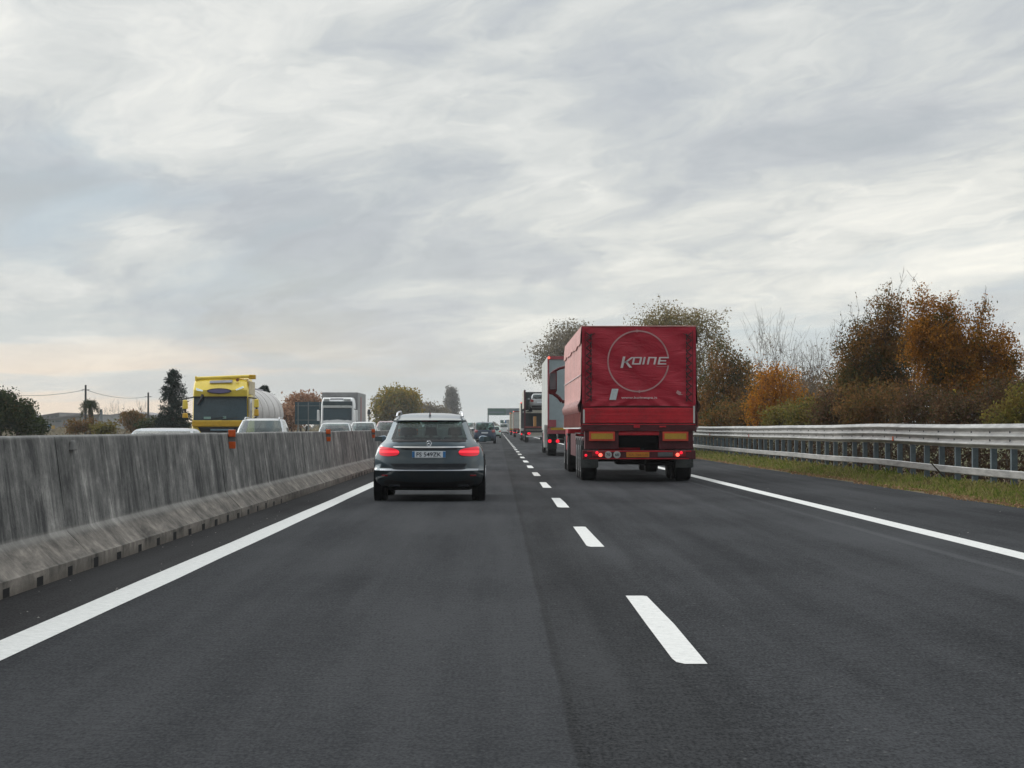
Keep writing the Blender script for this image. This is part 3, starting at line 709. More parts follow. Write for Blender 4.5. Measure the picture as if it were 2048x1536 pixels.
# window surround, wiper, spoiler lip, high brake lamp, roof rails, mirrors, antenna
patch(sym([(0, .965, 1.0), (.5, .965, 1.0), (.60, .97, 1.0)]), .006, .02).build('window_seal', M['black'], car, smooth=R(60))
patch(sym([(0, 1.288, 1.300), (.4, 1.286, 1.298), (.51, 1.282, 1.294)]), .006, .03).build('window_header', M['black'], car, smooth=R(60))
patch(sym([(0, 1.298, 1.322), (.4, 1.296, 1.320), (.56, 1.290, 1.314)]), .022, .06).build('roof_spoiler', M['tenorite'], car, smooth=R(60), bevel=.006)
patch([(-.13, 1.300, 1.309), (.13, 1.300, 1.309)], .027, .03).build('high_brake_lamp', M['tail_off'], car)
mb = MB(); mb.path([(0, .215, 1.015), (-.14, .225, 1.03), (-.34, .23, 1.022)], .011, 6); mb.tube((0, .26, 1.0), (0, .2, 1.0), .022, n=10); mb.build('rear_wiper', M['black'], car)
M['silver_trim'] = plain('satin aluminium', (.62, .63, .65), .3, .85, dirt=.04)
for s in (-1, 1):
    pts = [(s * .545, .72, 1.375), (s * .535, .80, 1.432), (s * .52, 1.0, 1.452), (s * .51, 1.6, 1.462), (s * .52, 2.2, 1.44), (s * .53, 2.32, 1.40)]
    MB().path(pts, .016, 8).build('roof_rail', M['silver_trim'], car, smooth=R(50))
    mb = MB(); mb.loft([[(s * (.80 + dx), 3.02 + yy, z) for dx, z in ((0, .945), (.0, 1.03), (.045, 1.06), (.14, 1.045), (.165, .99), (.13, .95))] for yy in (0, .14)])
    mr = mb.build('mirror', car_paint('mirror paint', (.10, .16, .22), .4, .25), car, smooth=R(60), bevel=.015)
    MB().box(s * .95 - .06, s * .95 + .06, 3.005, 3.012, .96, 1.04).build('mirror_glass', M['mirror_glass'], mr)
    MB().tube((s * .71, 3.08, .96), (s * .83, 3.08, .98), .02, n=8).build('mirror_foot', M['black'], mr)
mb = MB(); mb.loft([[(-.012, .78, 1.40), (.012, .78, 1.40), (.004, .80, 1.46), (-.004, .80, 1.46)], [(-.018, .95, 1.41), (.018, .95, 1.41), (.003, .86, 1.455), (-.003, .86, 1.455)]]); mb.build('antenna_fin', M['tenorite'], car)
# tailgate gap lines
for s in (-1, 1):
    mb = MB(); mb.path([(s * .655, ry(.655, .90) - .004, .90), (s * .66, ry(.66, .80) - .016, .885)], .004, 4)

# ---------------------------------------------------------------- simple rear and front details for the other cars
def dress_rear(root, f, ry, patch, H, belt, paint, lit=False, plate_c='plate', lz=.8):
    W_ = f(3, lz)
    for s in (-1, 1):
        cs = [(s * (W_ - .28), lz - .06, lz + .10), (s * (W_ - .14), lz - .08, lz + .14), (s * (W_ - .02), lz - .06, lz + .15)]
        if s < 0: cs = cs[::-1]
        patch(cs, .012, .04).build('tail_lamp', M['tail_lit'] if lit else M['tail_off'], root, smooth=R(50))
    patch([(-.26, lz - .16, lz - .05), (.26, lz - .16, lz - .05)], .02, .02).build('number_plate', M[plate_c], root)
    patch([(-.7, .26, .42), (0, .25, .43), (.7, .26, .42)], .012, .03).build('bumper_insert', M['black'], root, smooth=R(50))
def mirrors(root, f, y, z, paint, dz=.0):
    for s in (-1, 1):
        x = f(3, z) + .05; mb = MB(); mb.box(min(s * x, s * (x + .2)), max(s * x, s * (x + .2)), y, y + .1, z, z + .14, top=(.02, .01)); mb.build('mirror', paint, root, bevel=.03)
def dress_front(root, f, fy, patch, paint, lz=.66):
    W_ = f(3, lz)
    for s in (-1, 1):
        cs = [(s * (W_ - .34), lz - .03, lz + .06), (s * (W_ - .2), lz - .06, lz + .09), (s * (W_ - .04), lz - .05, lz + .11)]
        if s < 0: cs = cs[::-1]
        patch(cs, .012, .04, front=True).build('headlight', M['chrome'], root, smooth=R(50))
    patch([(-.5, .48, .64), (0, .47, .66), (.5, .48, .64)], .012, .04, front=True).build('grille', M['black'], root, smooth=R(50))
    mb = MB()
    for s in (-1, 1):
        z0 = f(0, 0) if False else 0
    return

M['blue_paint'] = car_paint('dark blue paint', (.008, .028, .065), .0, .35, coat=.25)
M['silver_paint'] = car_paint('silver paint', (.34, .355, .37), .45, .35)
M['white_paint'] = car_paint('white paint', (.55, .56, .56), .0, .35)
M['pale_paint'] = car_paint('pale grey paint', (.33, .36, .37), .3, .35)
M['red_paint'] = car_paint('dark red paint', (.26, .03, .035), .3, .3)
M['mint_paint'] = car_paint('pale green paint', (.42, .56, .50), .1, .35)
def car_of(name, loc, rz, H, L, W_, paint, label, group=None, tail=.3, belt=.93, hood=.92, rake=1.0, wt=.6, front=True, lit=False, cat='car', lz=.8, rails=False):
    rows = std_rows(H, L, W_, tail, hood, belt, rake, wt)
    root, f, ry, fy, patch, bo = make_car(name, loc, rz, rows, paint, rows_std_glass(H, belt), label, cat, group, L=L, tw=.9, sidecuts=(.10, .34, .38, .64, .68, .93))
    dress_rear(root, f, ry, patch, H, belt, paint, lit, lz=lz); dress_front(root, f, fy, patch, paint)
    mirrors(root, f, L - 1.75 * rake ** .5, belt + .02, paint)
    y0 = L - 1.15 - .14 - .1
    mb = MB(); mb.path([(-.5, y0 - .02, belt + .075), (.05, y0 - .12, belt + .13)], .008, 5); mb.build('wiper', M['black'], root)
    if rails:
        for s in (-1, 1): MB().path([(s * (wt - .06), .55, H - .03), (s * (wt - .07), .7, H + .03), (s * (wt - .07), L - 2.6, H + .03), (s * (wt - .06), L - 2.45, H - .03)], .016, 6).build('roof_rail', M['silver_trim'], root)
    return root
# dark blue car further ahead in our lane
cb = W(969.5, 857, 190); car_of('blue_car', (cb.x, 190, 0), 0, 1.68, 4.2, .86, M['blue_paint'], 'dark blue hatchback seen from behind, ahead of the estate car in the same lane', tail=.22, belt=1.0, hood=1.0, wt=.68, lz=.95)
cb = W(988, 857, 300); car_of('pale_green_car', (cb.x, 300, 0), 0, 1.5, 4.2, .86, M['mint_paint'], 'pale green and white car just ahead of the dark blue hatchback', tail=.3)
# oncoming cars beyond the barrier (rear faces +Y, so rotated half a turn)
def oncoming(name, px, Y, H, L, W_, paint, label, **k):
    p = W(px, 857, Y); return car_of(name, (p.x, Y + L, opp_z(Y)), math.pi, H, L, W_, paint, label, **k)
G_ = 'oncoming cars behind the barrier'
oncoming('silver_car', 296, 53.5, 1.44, 4.3, .87, M['silver_paint'], 'silver car of which only the roof shows over the barrier', group=G_, wt=.66)
oncoming('silver_car', 509, 76.5, 1.76, 4.4, .90, M['silver_paint'], 'silver people carrier in front of the yellow lorry, with roof rails and a raked windscreen', group=G_, wt=.62, belt=.98, rake=1.1, rails=True)
oncoming('silver_car', 664, 112, 1.60, 4.3, .88, M['pale_paint'], 'pale silver car just in front of the white lorry cab', group=G_, wt=.62, rake=1.1)
oncoming('white_car', 722, 139, 1.60, 4.3, .87, M['white_paint'], 'white car between the pale silver car and the dark red car', group=G_, wt=.62, belt=.95)
oncoming('red_car', 772, 163, 1.68, 4.3, .87, M['red_paint'], 'dark red car half hidden by the estate car', group=G_, wt=.62, belt=.98)
oncoming('white_van', 939, 560, 2.6, 5.4, .98, M['white_paint'], 'small white van far off beyond the barrier end', group=G_, wt=.8, belt=1.5, hood=1.2, cat='van')

# ---------------------------------------------------------------- red curtain-sided trailer with its tractor
TY = 53.8
def mat_tarp(name, c):
    mt, nt, b = new_mat(name); g = N(nt, 'ShaderNodeNewGeometry'); P = g.outputs['Position']
    n = noise(nt, P, .9, 5, .55); n2 = noise(nt, P, 7, 4, .6); fold = noise(nt, vscale(nt, P, (.7, .7, 2.4), rot=(0, R(20), 0)), 2.2, 4, .6, .8)
    cc = ramp(nt, mth(nt, 'ADD', mth(nt, 'MULTIPLY', n, .7), mth(nt, 'MULTIPLY', n2, .3)), [(.32, tuple(x * .8 for x in c)), (.5, c), (.68, tuple(x * 1.12 + .004 for x in c))])
    bp = N(nt, 'ShaderNodeBump', {'Height': mth(nt, 'ADD', fold, mth(nt, 'MULTIPLY', n2, .12)), 'Strength': .5, 'Distance': .06}); nt.links.new(bp.outputs[0], b.inputs['Normal'])
    setb(b, nt, c=cc, r=.42, spec=.5); return mt
M['tarp'] = mat_tarp('red tarpaulin', (.42, .012, .034))
M['tarp_side'] = mat_tarp('side tarpaulin with painted sheen', (.56, .27, .25))  # pale pink paints the bright sky's grazing reflection into the red sides
M['tarp_hem'] = mat_tarp('gathered tarpaulin', (.30, .12, .11))
M['red_metal'] = plain('red painted steel', (.50, .002, .016), .45, .1, coat=.3, dirt=.18)
M['red_dark'] = plain('dirty dark red steel', (.085, .008, .014), .5, .1, dirt=.25)
M['mark_yellow'] = plain('yellow reflective panel', (.50, .30, .035), .4, dirt=.1)
M['mark_red'] = plain('red reflective border', (.62, .055, .03), .4, dirt=.08)
M['print'] = plain('pale printed lettering', (.66, .58, .59), .6, dirt=.12)
M['print2'] = plain('faded printed ring', (.50, .27, .28), .6, dirt=.1)
M['plate_orange'] = plain('orange number plate', (.55, .20, .015), .45, dirt=.1)
M['grey_plate'] = plain('grey box', (.10, .10, .105), .6)
M['white_strip'] = plain('white reflective strip', (.62, .63, .62), .4)
M['disc'] = plain('speed limit disc', (.42, .44, .43), .5)
tx = W(1278, 857, TY).x
tr = empty('red_trailer_truck', (tx, TY, 0)); tag(tr, 'red curtain-sided articulated lorry with a white circle and lettering on its back', 'lorry')
hw = 1.275; top = 3.45; Lt = 13.4
# rear tarpaulin as a wrinkled sheet with thickness
def rear_tarp():
    nx, nz = 46, 36; mb = MB(); vs = []; rg = np.random.RandomState(2)
    for j in range(nz + 1):
        z = 1.66 + (top - .015 - 1.66) * j / nz
        for i in range(nx + 1):
            x = -hw + .012 + (2 * hw - .024) * i / nx
            e = max(0, 1 - abs(abs(x) - 1.02) / .10)
            d_ = .012 + .012 * math.sin(x * 5 + z * 3.1) * math.sin(z * 4.2 + x) + .022 * e * (.5 + .5 * math.sin(z * 26)) + .01 * math.sin((x * .6 + z) * 9)
            if z < 2.0: d_ += .018 * math.sin((z * 3 + abs(x) * 2.1) * 7) * (2.0 - z) / .34
            vs.append((x, max(.002, d_), z + (.03 * (1 - (x / hw) ** 2) if j == 0 else 0)))
    n = nx + 1; fs = [(j * n + i, j * n + i + 1, (j + 1) * n + i + 1, (j + 1) * n + i) for j in range(nz) for i in range(nx)]
    return mb.add(vs, fs)
rt_ = rear_tarp().build('rear_tarpaulin', M['tarp'], tr, smooth=R(60))
MB().box(-hw + .02, hw - .02, .05, Lt, 1.3, top - .02).build('load_frame', M['red_dark'], tr)
# top cover wrapping over the roof with a scalloped lower edge on both sides
for s in (-1, 1):
    mb = MB(); vs = []; nn = 56
    for i in range(nn + 1):
        y = .0 + Lt * i / nn; z0 = 3.08 - .05 * abs(math.sin(math.pi * y / 2.2)) ** .8 + .02 * math.sin(y * 1.3)
        vs += [(s * hw, y, top), (s * (hw + .022), y, (top + z0) / 2), (s * (hw + .03), y, z0), (s * (hw + .008), y, z0 - .004)]
    fs = [(4 * i + a, 4 * i + a + 1, 4 * i + a + 5, 4 * i + a + 4) for i in range(nn) for a in range(3)]
    mb.add(vs, fs); mb.build('cover_flap', M['tarp_side'], tr, smooth=R(50))
    # side curtain with folds and gathers at the bottom
    mb = MB(); vs = []; ny = 200
    for i in range(ny + 1):
        y = .01 + (Lt - .02) * i / ny
        for j, z in enumerate((3.12, 2.7, 2.3, 1.95, 1.76, 1.66, 1.56, 1.42, 1.24)):
            a = (0, .004, .006, .01, .016, .03, .028, .03, .03)[j]
            bulge = (.0, .006, .01, .012, .02, .045, .0, .015, .018)[j]
            vs.append((s * (hw - .004 + bulge + a * (.5 + .5 * math.sin(y * (2.1 if j < 5 else 11.5) + j * .4))), y, z + (.03 * abs(math.sin(y * 2.9)) if j == 5 else 0)))
    k = 9; fs = [(k * i + a, k * i + a + 1, k * (i + 1) + a + 1, k * (i + 1) + a) for i in range(ny) for a in range(k - 1)]
    mb.add(vs, fs); mb.build('side_curtain', M['tarp_side'], tr, smooth=R(60))
    mb = MB(); vs = []; ng = 180
    for i in range(ng + 1):
        y = .0 + (Lt - .3) * i / ng; g_ = .5 + .5 * math.sin(y * 5.3) * math.sin(y * 2.1 + 1)
        vs += [(s * (hw + .03), y, 1.78 + .05 * g_), (s * (hw + .075 + .03 * g_), y, 1.68 + .03 * g_), (s * (hw + .06 + .02 * g_), y, 1.58), (s * (hw + .035), y, 1.52 + .02 * g_)]
    mb.add(vs, [(4 * i + a, 4 * i + a + 1, 4 * i + a + 5, 4 * i + a + 4) for i in range(ng) for a in range(3)]); mb.build('gathered_hem', M['tarp_hem'], tr, smooth=R(60))
    mb = MB()
    for i in range(60):
        y = .12 + i * .21; mb.box(min(s * (hw + .03), s * (hw + .05)), max(s * (hw + .03), s * (hw + .05)), y, y + .028, 1.2, 1.53)
    q_ = mb.build('tension_straps', M['tarp_hem'], tr); q_['kind'] = 'stuff'
    MB().box(min(s * (hw + .01), s * (hw + .045)), max(s * (hw + .01), s * (hw + .045)), .0, Lt - .2, 1.17, 1.215).build('strap_rail', M['white_strip'], tr)
    # pale hem and horizontal band
    MB().box(min(s * (hw + .012), s * (hw + .03)), max(s * (hw + .012), s * (hw + .03)), .05, Lt - .1, 2.36, 2.375).build('curtain_band', M['print'], tr)
MB().box(-hw, hw, 0.0, Lt, top - .012, top + .01).build('roof_cover', M['tarp_side'], tr, bevel=.01)
# corner lacing
for s in (-1, 1):
    mb = MB(); z = 1.78; k = 0; x0, x1 = s * 1.06, s * 1.17
    while z < top - .18:
        mb.tube((x0 if k % 2 else x1, -.006, z), (x1 if k % 2 else x0, -.006, z + .085), .011, n=5); mb.tube((x0, -.006, z), (x0, -.006, z + .06), .014, n=5); z += .085; k += 1
    mb.build('corner_lacing', M['black'], rt_)
    mb = MB(); mb.box(min(s * 1.185, s * 1.2), max(s * 1.185, s * 1.2), -.004, .0, 1.75, top - .1); mb.build('corner_seam', M['red_dark'], rt_)
    for z in (3.2,):
        MB().tube((s * 1.18, -.008, z), (s * .98, -.008, z + .09), .007, n=5).build('strap', M['black'], rt_)
# ring with arrowheads
cx, cz, cr_ = -.015, 2.672, .672
mb = MB(); n = 90; vs = []; fs = []
ang = [R(a) for a in np.linspace(8, 352, n)]
for a in ang:
    ca, sa = math.cos(a), math.sin(a); vs += [(cx + (cr_ + .016) * ca, -.010, cz + (cr_ + .016) * sa), (cx + (cr_ - .016) * ca, -.010, cz + (cr_ - .016) * sa)]
fs = [(2 * i, 2 * i + 1, 2 * i + 3, 2 * i + 2) for i in range(n - 1)]
mb.add(vs, fs)
mb.build('ring', M['print2'], rt_)
MB().prism([(cx + .05, cz + cr_), (cx - .04, cz + cr_ + .035), (cx - .04, cz + cr_ - .035)], -.014, -.010).build('arrowhead', M['print2'], rt_)
MB().prism([(cx - .05, cz - cr_), (cx + .04, cz - cr_ - .035), (cx + .04, cz - cr_ + .035)], -.014, -.010).build('arrowhead', M['print2'], rt_)
# lettering: big K, then OINE, drawn from slanted strokes
def stroke(mb, a, b, w_, y=-.013):
    (x0, z0), (x1, z1) = a, b; dx, dz = x1 - x0, z1 - z0
    if abs(dz) > abs(dx) * .6: mb.add([(x0 - w_ / 2, y, z0), (x0 + w_ / 2, y, z0), (x1 + w_ / 2, y, z1), (x1 - w_ / 2, y, z1)], [(0, 1, 2, 3)])
    else: mb.add([(x0, y, z0 - w_ / 2), (x1, y, z1 - w_ / 2), (x1, y, z1 + w_ / 2), (x0, y, z0 + w_ / 2)], [(0, 1, 2, 3)])
def SL(x, z): return (x + (z - 2.60) * .22, z)
mb = MB(); zb, zt_ = 2.60, 2.765
lx = lambda p: (p - 1278) / 90.2
K0 = lx(1245); stroke(mb, SL(K0, 2.525), SL(K0, 2.775), .055); stroke(mb, SL(K0 + .05, 2.64), SL(K0 + .19, 2.765), .06); stroke(mb, SL(K0 + .055, 2.67), SL(K0 + .20, 2.53), .06)
mb.build('letter_k', M['print'], rt_)
x = lx(1265.5)
def letter(segs, wd):
    mb = MB(); q = 0
    for (a, b, t) in segs: stroke(mb, SL(x + a[0] * wd, zb + a[1] * .165), SL(x + b[0] * wd, zb + b[1] * .165), t, -.013 - .0006 * q); q += 1
    mb.build('letter', M['print'], rt_)
T = .042; H_ = .028
letter([((0, 0), (0, 1), T), ((1, 0), (1, 1), T), ((0, .08), (1, .08), H_), ((0, .92), (1, .92), H_)], .155); x = lx(1286.5)
letter([((0, 0), (0, 1), T)], .1); x = lx(1295.5)
letter([((0, 0), (0, 1), T), ((1, 0), (1, 1), T), ((0, .92), (1, .92), H_)], .145); x = lx(1317)
letter([((0, 0), (0, 1), T), ((0, .08), (1, .08), H_), ((0, .5), (.9, .5), H_), ((0, .92), (1.15, .92), H_)], .17)
MB().box(lx(1313), lx(1336), -.0135, -.011, 2.548, 2.556).build('underline', M['print2'], rt_)
MB().prism([SL(lx(1221.5), 1.815), SL(lx(1235), 1.815), SL(lx(1235) + .0, 2.06), SL(lx(1222), 2.06)][0:4], -.012, -.009).build('white_sticker', plain('white sticker', (.60, .66, .68), .5), rt_).location = (.14, 0, 0)
put_text('www.koinespa.it', (lx(1278.5), -.012, 1.858), .80, .062, M['print'], rt_, off=.012)
MB().prism([(lx(1355), 2.03), (lx(1363), 1.98), (lx(1361), 1.95), (lx(1367), 1.93), (lx(1358), 1.92), (lx(1352), 1.97)], -.012, -.010).build('small_mark', M['print2'], rt_)
# rear steel: drop side, sill, chassis, bumper bar
MB().box(-1.235, 1.235, .0, .06, 1.30, 1.64).build('drop_side', M['red_metal'], tr, bevel=.012)
for z, h in ((1.385, .012), (1.47, .012), (1.555, .012)): MB().box(-1.2, 1.2, -.006, .0, z, z + h).build('drop_side_rib', M['red_metal'], tr, bevel=.003)
for s in (-1, 1):
    MB().box(min(s * 1.24, s * 1.275), max(s * 1.24, s * 1.275), -.01, .1, 1.10, 1.72).build('corner_post', M['red_dark'], tr, bevel=.005)
    MB().box(s * 1.222 - .018, s * 1.222 + .018, -.016, -.001, 1.30, 1.60 if s < 0 else 1.68).build('reflective_strip', M['white_strip'], tr, bevel=.003)
MB().box(-1.26, 1.26, -.02, .12, 1.12, 1.288).build('rear_sill', M['red_dark'], tr, bevel=.01)
MB().box(-1.25, 1.25, -.03, -.02, 1.262, 1.28).build('sill_edge', M['red_metal'], tr)
MB().box(-.12, .02, -.06, -.02, 1.19, 1.25).build('tail_latch', M['red_metal'], tr, bevel=.01)
MB().box(.45, .6, -.05, -.02, 1.2, 1.24).build('tail_latch', M['red_metal'], tr, bevel=.01)
for s in (-1, 1):
    mb = MB(); mb.box(min(s * .45, s * 1.2), max(s * .45, s * 1.2), .02, .5, .72, 1.12) ; mb.build('chassis_beam', M['red_dark'], tr, bevel=.01)
    a, b = (-1.108, -.535) if s < 0 else (.52, 1.09)
    p = MB().box(a, b, -.055, -.035, .905, 1.11).build('marker_board', M['mark_red'], tr, bevel=.004)
    MB().box(a + .045, b - .045, -.060, -.0555, .945, 1.07).build('board_panel', M['mark_yellow'], p)
MB().box(-.45, .45, .02, .12, 1.03, 1.12).build('chassis_crossbeam', M['red_metal'], tr, bevel=.01)
MB().box(-.5, .5, .5, 1.2, .75, 1.1).build('tool_box', M['dark'], tr)
bb = MB().box(-1.25, 1.25, -.09, .02, .50, .70).build('bumper_bar', M['red_dark'], tr, bevel=.012)
MB().box(-1.15, 1.15, -.10, -.09, .665, .69).build('bar_lip', M['red_metal'], bb); MB().box(-1.1, 1.1, -.10, -.09, .505, .525).build('bar_lip', M['red_metal'], bb)
for px in (1216, 1233.5):
    x = lx(px); o = MB().lathe([(-.118, .078), (-.105, .08), (-.10, .078)], (x, 0, .60), 'y', 24).build('speed_disc', M['disc'], bb, smooth=R(30))
    put_text('70' if px < 1220 else '60', (x, -.121, .60), .085, .062, M['ink'], o, off=.02)
p = MB().box(lx(1252), lx(1298), -.11, -.10, .545, .655).build('number_plate', M['plate_orange'], bb, bevel=.004)
put_text('XA 786 LH', (lx(1275), -.113, .60), .42, .055, plain('plate digits', (.30, .10, .012), .5), p)
MB().box(lx(1315), lx(1346), -.115, -.09, .555, .65).build('grey_panel', M['grey_plate'], bb, bevel=.01)
for pts in (((1193.5, .645), (1200.5, .595)), ((1354.5, .60), (1361.5, .645))):
    xa = min(lx(p_[0]) for p_ in pts) - .11; xb_ = max(lx(p_[0]) for p_ in pts) + .11
    h_ = MB().box(xa, xb_, -.12, -.09, .55, .69).build('lamp_cluster', M['tail_off'], bb, bevel=.012)
    for q, (px, z) in enumerate(pts):
        big_ = (q == 1) == (px < 1278)
        MB().lathe([(-.135, .018), (-.13, .042 if big_ else .033), (-.12, .042 if big_ else .033)], (lx(px), 0, z), 'y', 16).build('lamp', M['tail_hot'] if big_ else M['tail_lit'], h_, smooth=R(40))
MB().lathe([(-.125, .012), (-.12, .026), (-.09, .028)], (lx(1171.5), 0, .585), 'y', 14).build('side_marker_lamp', M['tail_lit'], bb)
# wheels, mudflaps, axles
M['flap'] = plain('spray suppression flap', (.085, .095, .095), .9, dirt=.3)
for k, y in enumerate((1.55, 2.86, 4.17)):
    for s in (-1, 1):
        make_wheel(tr, s * 1.07, y, .50, .36, s)
    MB().tube((-.9, y, .5), (.9, y, .5), .075, n=12).build('axle', M['dark'], tr)
for s in (-1, 1):
    mb = MB(); pts = [(s * 1.07 + dx, .80, z) for dx, z in ((-.2, .22), (.2, .22), (.2, .75), (-.2, .75))]
    mb.box(s * 1.07 - .2, s * 1.07 + .2, .80, .82, .30, .80); mb.build('mudflap', M['flap'], tr)
    MB().box(s * 1.07 - .2, s * 1.07 + .2, .82, 4.9, 1.06, 1.08).build('mudguard', M['flap'], tr)
    MB().box(min(s * 1.2, s * 1.24), max(s * 1.2, s * 1.24), 5.2, 9.2, .5, 1.05).build('side_guard', M['red_dark'], tr, bevel=.01)
    for y in (.5, 2.2, 3.5, 5.0): MB().tube((s * 1.2, y, .95), (s * 1.25, y, .95), .04, n=10).build('side_lamp', M['print'], tr)
MB().box(.22, .86, 1.8, 3.4, .33, .9).build('spare_carrier', M['dark'], tr, bevel=.03)
MB().box(-.45, .25, 1.4, 2.2, .36, .62).build('air_tank', M['dark'], tr, bevel=.05)
MB().box(-.45, .45, .3, 12.6, .85, 1.14).build('frame_rails', M['dark'], tr)
# tractor
MB().box(-1.2, 1.2, 14.0, 16.1, .55, 3.3, top=(.05, .1)).build('cab', M['red_metal'], tr, bevel=.06)
MB().box(-1.1, 1.1, 16.1, 16.14, 1.7, 2.6).build('cab_windscreen', M['glass'], tr)
for s in (-1, 1):
    for y in (12.6, 15.4): make_wheel(tr, s * 1.06, y, .50, .34, s)
    MB().box(min(s * 1.05, s * 1.24), max(s * 1.05, s * 1.24), 11.9, 13.3, .98, 1.05).build('drive_mudguard', M['black'], tr)
    mb = MB(); x0 = s * 1.56; mb.loft([[(x0 + dx, 15.75 + yy, z) for dx, z in ((-.11, 2.17), (-.13, 2.25), (-.10, 2.76), (.0, 2.83), (.12, 2.81), (.12, 2.27), (.05, 2.13))] for yy in (0, .1)])
    mr = mb.build('mirror', M['red_dark'], tr, smooth=R(30), bevel=.02)
    MB().box(x0 - .085, x0 + .09, 15.735, 15.745, 2.30, 2.76).build('mirror_glass', M['mirror_glass'], mr)
    MB().path([(x0, 15.8, 2.80), (s * 1.38, 15.8, 2.9), (s * 1.18, 15.8, 2.95)], .04, 8).build('mirror_arm', M['red_dark'], mr)
    MB().path([(x0, 15.8, 2.2), (s * 1.40, 15.8, 2.08), (s * 1.30, 15.8, 1.95), (s * 1.18, 15.8, 1.95)], .05, 8).build('mirror_arm', M['red_dark'], mr)

# ---------------------------------------------------------------- lorries queueing ahead
def box_lorry(name, px, Y, H, Lb, label, side, rear, frame, group='lorries queueing in the slow lane', lit=True, ground=0.0, marks=True, W_=1.27, floor=1.1, curtain=False, cabc='white_paint'):
    x = W(px, 857, Y).x; root = empty(name, (x, Y, ground)); tag(root, label, 'lorry', group)
    MB().box(-W_, W_, .05, Lb, floor, H).build('cargo_box', side, root, bevel=.03)
    MB().box(-W_ + .07, W_ - .07, .02, .055, floor + .12, H - .12).build('rear_door', rear, root)
    for s in (-1, 1):
        MB().box(s * (W_ - .035) - .035, s * (W_ - .035) + .035, -.01, .06, floor, H - .02).build('door_post', frame, root)
        MB().box(s * .03 - .012, s * .03 + .012, .005, .02, floor + .12, H - .15).build('lock_bar', M['silver_trim'], root)
        MB().tube((s * (W_ - .06), -.03, H - .07), (s * (W_ - .06), .0, H - .07), .05, n=10).build('top_lamp', M['tail_hot'] if lit else M['tail_off'], root)
        for y in (1.7, 3.0, 4.3): make_wheel(root, s * 1.05, y, .5, .38, s)
        for y in (Lb - .9, Lb + 2.1): make_wheel(root, s * 1.05, y, .5, .34, s)
        MB().box(s * 1.05 - .2, s * 1.05 + .2, 1.05, 1.07, .3, .85).build('mudflap', M['flap'], root)
        MB().box(s * 1.0 - .2, s * 1.0 + .2, .24, .28, .57, .71).build('lamp_housing', M['black'], root, bevel=.01)
        for dx in (-.17, .17):
            MB().tube((s * (1.0 + dx * s * s), .2, .64), (s * (1.0 + dx * s * s), .24, .64), .075 if dx * s < 0 or True else .05, n=12).build('tail_lamp', M['tail_lit'] if lit else M['tail_off'], root)
        MB().box(min(s * 1.2, s * 1.24), max(s * 1.2, s * 1.24), 5.3, Lb - 2.0, .55, 1.02).build('side_guard', frame, root)
    MB().box(-W_ + .05, W_ - .05, -.01, .06, H - .14, H).build('header', frame, root)
    MB().box(-W_, W_, -.02, .1, floor - .15, floor + .1).build('rear_sill', frame, root, bevel=.01)
    if marks:
        for s in (-1, 1): MB().box(s * .78 - .35, s * .78 + .35, -.035, -.02, floor + .01, floor + .12).build('reflective_strip', M['mark_yellow'], root)
    MB().box(-1.2, 1.2, .28, .36, .55, .72).build('bumper_bar', M['black'], root, bevel=.01)
    MB().box(-.28, .28, .262, .278, .58, .69).build('number_plate', M['plate'], root)
    MB().box(-.5, .5, .4, Lb - .3, .72, floor - .02).build('chassis', M['dark'], root)
    MB().box(-1.2, 1.2, Lb + .7, Lb + 2.8, .5, min(H, 3.6), top=(.05, .12)).build('cab', M[cabc], root, bevel=.06)
    return root
M['white_box'] = plain('off white box body', (.50, .52, .50), .45, dirt=.12, sc_=1.2)
M['blue_white'] = plain('pale blue grey door', (.36, .43, .46), .4, dirt=.08, sc_=1.0)
M['pink_red'] = plain('faded red frame', (.38, .08, .10), .5)
M['dark_box'] = plain('dark curtain', (.035, .04, .045), .6)
M['cream_box'] = plain('cream body', (.55, .52, .45), .5)
M['brown_red'] = plain('brown red frame', (.22, .04, .035), .5)
xw = W(1095, 857, 104).x; ctr = xw + 1.27
lor = box_lorry('white_box_lorry', VX + ctr / 104 * FPX, 104, 4.28, 13.6, 'white box lorry with pink-red door frame directly ahead of the red curtain-sided lorry', M['white_box'], M['blue_white'], M['pink_red'])
MB().box(-1.27, -.9, -.03, -.02, 1.25, 1.55).build('pink_panel', M['pink_red'], lor)
MB().box(-1.42, -1.28, .2, .9, .35, 1.35).build('side_mudguard', M['white_box'], lor, bevel=.04)
# far box lorries
cc_ = lambda left, Y: VX + ((left - VX) / FPX * Y + 1.27) / Y * FPX
box_lorry('dark_lorry', cc_(1041, 236), 236, 3.75, 12, 'lorry with dark grey back between the car transporter and the cream lorry', M['cream_box'], M['dark_box'], M['white_box'], marks=False)
box_lorry('cream_lorry', cc_(1026.5, 330), 330, 3.55, 10, 'cream coloured lorry with pinkish back in the far queue', M['cream_box'], M['white_box'], M['brown_red'], marks=False)
box_lorry('white_lorry', cc_(1019.5, 420), 420, 3.9, 10, 'white lorry with orange brown roof edge farther up the queue', M['white_box'], M['cream_box'], M['mark_yellow'], marks=False)
box_lorry('far_lorry', cc_(1013, 560), 560, 3.2, 8, 'smallest white lorry at the far end of the queue', M['white_box'], M['white_box'], M['silver_paint'], marks=False, lit=False)
p = W(1008, 857, 520); car_of('far_white_van', (p.x, 520, 0), 0, 2.2, 5, .95, M['white_paint'], 'silver white van at the head of the slow lane beside the far gantry', wt=.85, belt=1.4, hood=1.2, cat='van')

